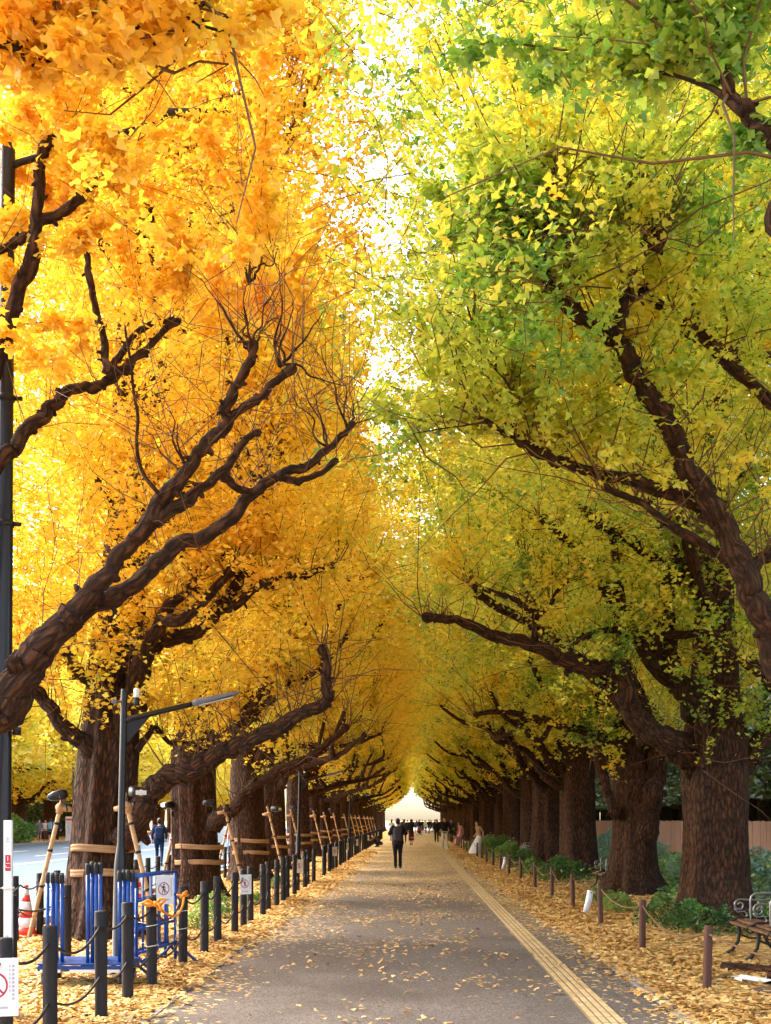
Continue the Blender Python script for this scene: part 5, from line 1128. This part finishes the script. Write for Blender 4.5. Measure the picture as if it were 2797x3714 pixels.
def recolour(me, top, bottom, shoe='shoe', skin='skin'):
    c = me.copy()
    for q, k_ in enumerate((skin, top, bottom, shoe)): c.materials[q] = K[k_]
    return c
def hair_mesh(h, long=0.0, bun=False):
    mb = MB(); h = np.array(h)
    ell(mb, [(h + (0, -.035, -.07), .05, .055), (h + (0, -.028, -.03), .078, .078), (h + (0, -.02, .03), .086, .092), (h + (0, -.012, .085), .074, .09), (h + (0, -.01, .12), .04, .055), (h + (0, -.01, .13), .012, .015)], 0)
    tube(mb, [h + (-.05, .07, .075), h + (0, .088, .085), h + (.05, .07, .075)], [.022, .026, .022], 8)
    if long: ell(mb, [(h + (0, -.075, -.10 - long), .05, .022), (h + (0, -.075, -.10), .085, .04), (h + (0, -.05, -.02), .085, .06)], 0)
    return mb.build('hair', K['hair'], link=False)
def eyes_mesh(h):
    mb = MB(); h = np.array(h)
    for s_ in (-1, 1): lathe(mb, [(.002, -.008), (.009, -.004), (.009, .004), (.002, .008)], 8, 0, h + (s_ * .03, .083, .012))
    tube(mb, [h + (-.022, .082, -.065), h + (0, .088, -.066), h + (.022, .082, -.065)], [.003, .005, .003], 5)
    return mb.build('eyes', M['sign_black'], link=False)
def pack_mesh():
    mb = MB(); box(mb, (0, -.21, 1.18), (.30, .17, .44), bev=.06); box(mb, (0, -.31, 1.08), (.24, .07, .22), bev=.03)
    for s_ in (-1, 1): tube(mb, [(s_ * .10, -.13, 1.38), (s_ * .11, -.04, 1.47), (s_ * .12, .10, 1.42), (s_ * .13, .13, 1.25), (s_ * .14, .05, 1.06), (s_ * .13, -.13, 1.02)], .016, 6)
    tube(mb, [(-.03, -.14, 1.40), (0, -.15, 1.44), (.03, -.14, 1.40)], .009, 5)
    return mb.build('backpack', K['charcoal'], link=False)
def cap_mesh(h):
    mb = MB(); h = np.array(h); ell(mb, [(h + (0, -.01, .045), .086, .10), (h + (0, -.01, .095), .078, .09), (h + (0, -.01, .13), .03, .035)], 0); mb.add([h + (-.06, .07, .05), h + (.06, .07, .05), h + (.045, .16, .04), h + (-.045, .16, .04), h + (-.06, .07, .058), h + (.06, .07, .058), h + (.045, .16, .048), h + (-.045, .16, .048)], np.array([(3, 2, 1, 0), (4, 5, 6, 7), (0, 1, 5, 4), (1, 2, 6, 5), (2, 3, 7, 6), (3, 0, 4, 7)])); return mb.build('cap', K['black'], link=False)
BP = pack_mesh()
def person(me, x, y, rz, label, s_=1.0, hair=0, pack=None, group='people on the path and road', extra=None, z=0, eyes=False, cap=False):
    r = empty('person', (x, y, z), rz); tag(r, label, 'person', group); obj('body', me, r); r.scale = (s_, s_, s_); h = tuple(me['head'])
    if hair is not None: obj('hair', hair_mesh(h, hair), r)
    if cap: obj('cap', cap_mesh(h), r)
    if eyes: obj('eyes', eyes_mesh(h), r)
    if pack:
        m_ = BP.copy(); m_.materials.clear(); m_.materials.append(K[pack]); obj('backpack', m_, r)
    return r
at = lambda p_, d: (p_ - VX) / F * d
stand_phone = figure(dict(lel=(-.30, .05, 1.17), rel=(.30, .05, 1.17), lwr=(-.10, .26, 1.24), rwr=(.10, .26, 1.24), head=(0, .03, 1.59), lkn=(-.085, .04, .50), rkn=(.085, .05, .5), lan=(-.08, -.04, .085), ran=(.085, .02, .085), ltoe=(-.10, .13, .035), rtoe=(.11, .19, .035), coat=.10, bulk=1.08, wide=True), .011)
walk_a = figure(dict(lkn=(-.09, .18, .53), lan=(-.09, .20, .10), ltoe=(-.09, .38, .06), rkn=(.09, -.04, .50), ran=(.09, -.30, .14), rtoe=(.09, -.14, .04), lel=(-.25, -.12, 1.15), lwr=(-.24, -.04, .92), rel=(.25, .06, 1.14), rwr=(.23, .2, .94), coat=.06, bulk=1.05))
walk_b = figure(dict(rkn=(.07, .12, .52), ran=(.07, .10, .09), rtoe=(.07, .28, .045), lkn=(-.07, .0, .50), lan=(-.07, -.18, .11), ltoe=(-.07, -.03, .035), rel=(.24, -.1, 1.15), rwr=(.22, 0, .92), lel=(-.24, .06, 1.14), lwr=(-.20, .22, 1.0), bulk=.95))
pockets = figure(dict(lel=(-.30, -.06, 1.16), rel=(.30, -.06, 1.16), lwr=(-.20, .12, 1.0), rwr=(.20, .12, 1.0), lkn=(-.11, .10, .52), lan=(-.12, .08, .085), ltoe=(-.15, .26, .04), rkn=(.09, .02, .5), ran=(.09, -.10, .085), rtoe=(.11, .08, .035), bulk=1.05, wide=True))
skirt_w = figure(dict(skirt=[((0, .02, .30), .19, .17), ((0, .02, .55), .18, .15), ((0, 0, .85), .17, .13), ((0, 0, 1.0), .14, .105)], bare=True, lkn=(-.06, .06, .5), lan=(-.06, .08, .09), ltoe=(-.07, .25, .04), rkn=(.06, -.02, .5), ran=(.06, -.14, .1), rtoe=(.06, .02, .035), bulk=.92))
shorts = figure(dict(bare=True, coat=.16, bulk=.98, lwr=(-.24, .14, .92)))
lean = figure(dict(pel=(0, -.05, .86), chest=(0, .02, 1.19), neck=(0, .06, 1.37), head=(0, .10, 1.50), lsh=(-.16, .03, 1.32), rsh=(.16, .03, 1.32), lel=(-.22, -.10, 1.10), rel=(.20, -.12, 1.10), lwr=(-.18, -.14, .82), rwr=(.16, .10, .92), lhip=(-.08, -.03, .83), rhip=(.08, -.03, .83), lkn=(-.09, .18, .48), rkn=(.09, .20, .48), lan=(-.09, .24, .085), ran=(.09, .28, .085), ltoe=(-.09, .42, .035), rtoe=(.09, .46, .035),
    skirt=[((0, .24, .06), .34, .30), ((0, .18, .30), .30, .26), ((0, .07, .60), .22, .20), ((0, -.03, .86), .155, .125), ((0, -.03, .95), .125, .10)], sleeve=0, bulk=.85))
crouch = figure(dict(pel=(0, -.18, .27), chest=(0, .06, .52), neck=(0, .20, .66), head=(0, .30, .70), lsh=(-.18, .12, .60), rsh=(.18, .12, .60), lel=(-.22, .30, .40), rel=(.22, .30, .40), lwr=(-.10, .50, .42), rwr=(.10, .50, .42), lhip=(-.10, -.15, .25), rhip=(.10, -.15, .25), lkn=(-.15, .22, .42), rkn=(.15, .22, .42), lan=(-.12, -.02, .085), ran=(.12, -.02, .085), ltoe=(-.14, .16, .035), rtoe=(.14, .16, .035), bulk=1.1))
person(recolour(stand_phone, 'plum', 'black'), at(1443, 43.1), 43.1, .05, 'man in dark jacket with a backpack walking away along the middle of the path', 1.0, 0, 'charcoal')
person(recolour(skirt_w, 'black', 'maroon'), at(1492, 83.4), 83.4, -.1, 'woman in black top and dark red skirt walking ahead with a bag', 1.0, .10, 'black')
person(recolour(pockets, 'black', 'cream', 'pale_shoe'), at(1613, 71.5), 71.5, PI + .1, 'man in black jacket and cream trousers walking towards the camera', 1.07, 0, None, eyes=True, cap=True)
person(recolour(crouch, 'brown', 'black'), at(1370, 78), 78, 1.25, 'person in dark clothes crouching beside the left bollards', 1.0, 0)
person(recolour(lean, 'tan', 'white'), at(1733, 61) + .02, 60.6, 2.2, 'woman with long dark hair in a long white skirt leaning on a right hand post', 1.0, .22, eyes=True)
person(recolour(lean, 'pink', 'pink'), at(1668, 86), 85.6, 2.2, 'woman in pink leaning by the far right posts', .95, .15)
pb = person(recolour(walk_b, 'black', 'charcoal'), at(1523, 139), 139.4, PI, 'person in black pushing a pushchair towards the camera', 1.0, .05)
r = empty('pushchair', (at(1521, 138), 138.3, 0), PI); tag(r, 'pushchair pushed along the far path, a child in red aboard', 'pushchair')
mb = MB(); box(mb, (0, -.05, .5), (.4, .08, .45), bev=.03); box(mb, (0, .12, .36), (.4, .4, .06), bev=.02); mb.build('seat', K['black'], r)
mb = MB(); [tube(mb, [(s_ * .23, -.35, 1.0), (s_ * .23, 0, .5), (s_ * .23, .4, .1)], .014, 6) for s_ in (-1, 1)]; [tube(mb, [(s_ * .23, 0, .5), (s_ * .23, -.3, .1)], .014, 6) for s_ in (-1, 1)]; tube(mb, [(-.23, -.35, 1.0), (.23, -.35, 1.0)], .016, 6); mb.build('frame', M['steel'], r)
for sx in (-1, 1):
    for yy in (-.3, .4): mb = MB(); tube(mb, [(sx * .235, yy, .09), (sx * .27, yy, .09)], .09, 14); mb.build('wheel', M['black_rubber'], r)
child = figure(dict(pel=(0, .0, .75), chest=(0, -.02, 1.12), neck=(0, 0, 1.34), head=(0, .02, 1.52), lhip=(-.1, .02, .74), rhip=(.1, .02, .74), lkn=(-.12, .42, .72), rkn=(.12, .42, .72), lan=(-.12, .5, .35), ran=(.12, .5, .35), ltoe=(-.12, .66, .33), rtoe=(.12, .66, .33), lwr=(-.2, .3, .95), rwr=(.2, .3, .95)), .02)
person(recolour(child, 'red', 'black'), at(1521, 138), 138.3, PI, 'small child in red sitting in the far pushchair', .58, 0, z=0)
person(recolour(walk_a, 'charcoal', 'black'), at(1466, 92), 92, .1, 'walker in charcoal half hidden behind the man with the backpack', 1.0, .02)
person(recolour(walk_b, 'white', 'jeans'), at(1421, 100), 100, .0, 'walker in a white top left of the man with the backpack', 1.0, .1)
person(recolour(walk_a, 'black', 'black'), at(1584, 92), 92, PI, 'walker in black left of the man in cream trousers', 1.0, .08)
person(recolour(pockets, 'navy', 'black'), at(1637, 97), 97, PI - .3, 'person in navy standing right of the man in cream trousers', 1.0, .05)
cw_ = [(1478, 150, 'navy', 'black'), (1497, 160, 'black', 'black'), (1510, 172, 'jeans', 'navy'), (1532, 165, 'navy', 'charcoal'), (1545, 158, 'white', 'charcoal'), (1556, 150, 'black', 'black'), (1567, 168, 'navy', 'navy'), (1577, 152, 'charcoal', 'black'), (1588, 175, 'black', 'jeans'), (1462, 145, 'black', 'navy'), (1449, 160, 'skyblue', 'black'), (1598, 160, 'black', 'black'), (1540, 185, 'greyblue', 'black'), (1518, 188, 'black', 'black'), (1488, 186, 'charcoal', 'navy'), (1562, 190, 'black', 'charcoal')]
ms = [walk_a, walk_b, pockets, skirt_w]
for i, (p_, d, t_, b_) in enumerate(cw_):
    person(recolour(ms[i % 4], t_, b_), at(p_, d), d, (0, PI)[i % 2] + .2 * math.sin(i), f'walker in {t_} in the crowd at the bright far end of the path', .98 + .04 * math.sin(i * 3), .06 * (i % 3), None, 'crowd at the far end of the path')
# beyond the left trees
person(recolour(walk_a, 'navy', 'navy'), at(578, 46), 46, .15, 'man in a navy suit with a dark backpack walking up the road between the trees', 1.0, 0, 'navy')
person(recolour(walk_b, 'skyblue', 'white'), at(641, 58), 58, PI, 'person in pale blue on the road right of the man in navy', 1.0, .1)
person(recolour(shorts, 'greyblue', 'greyblue', 'pale_shoe'), at(143, 96), 96, PI, 'bare legged woman in a grey blue coat, leftmost of the group across the road', 1.0, .15)
person(recolour(walk_b, 'white', 'brown'), at(165, 99), 99, PI, 'person in white half hidden in the group across the road', .98, .05)
person(recolour(shorts, 'blue', 'black'), at(184, 95), 95, 0, 'person in blue with a pale blue backpack in the group across the road', 1.02, 0, 'skyblue')
person(recolour(walk_a, 'navy', 'black', 'pale_shoe'), at(209, 97), 97, PI, 'person in dark striped top, rightmost of the group across the road', 1.0, .05)
person(recolour(walk_b, 'blue', 'jeans'), at(1148, 84), 84, 0, 'walker in blue on the road, seen over the gap in the bollards', 1.0, .05)
person(recolour(pockets, 'white', 'navy'), at(1166, 86), 86, PI, 'walker in white on the road, seen over the gap in the bollards', 1.0, .1)
person(recolour(walk_a, 'pink', 'jeans'), at(1095, 70), 70, 0, 'walker in pink on the road behind the second low lamp', 1.0, .1)
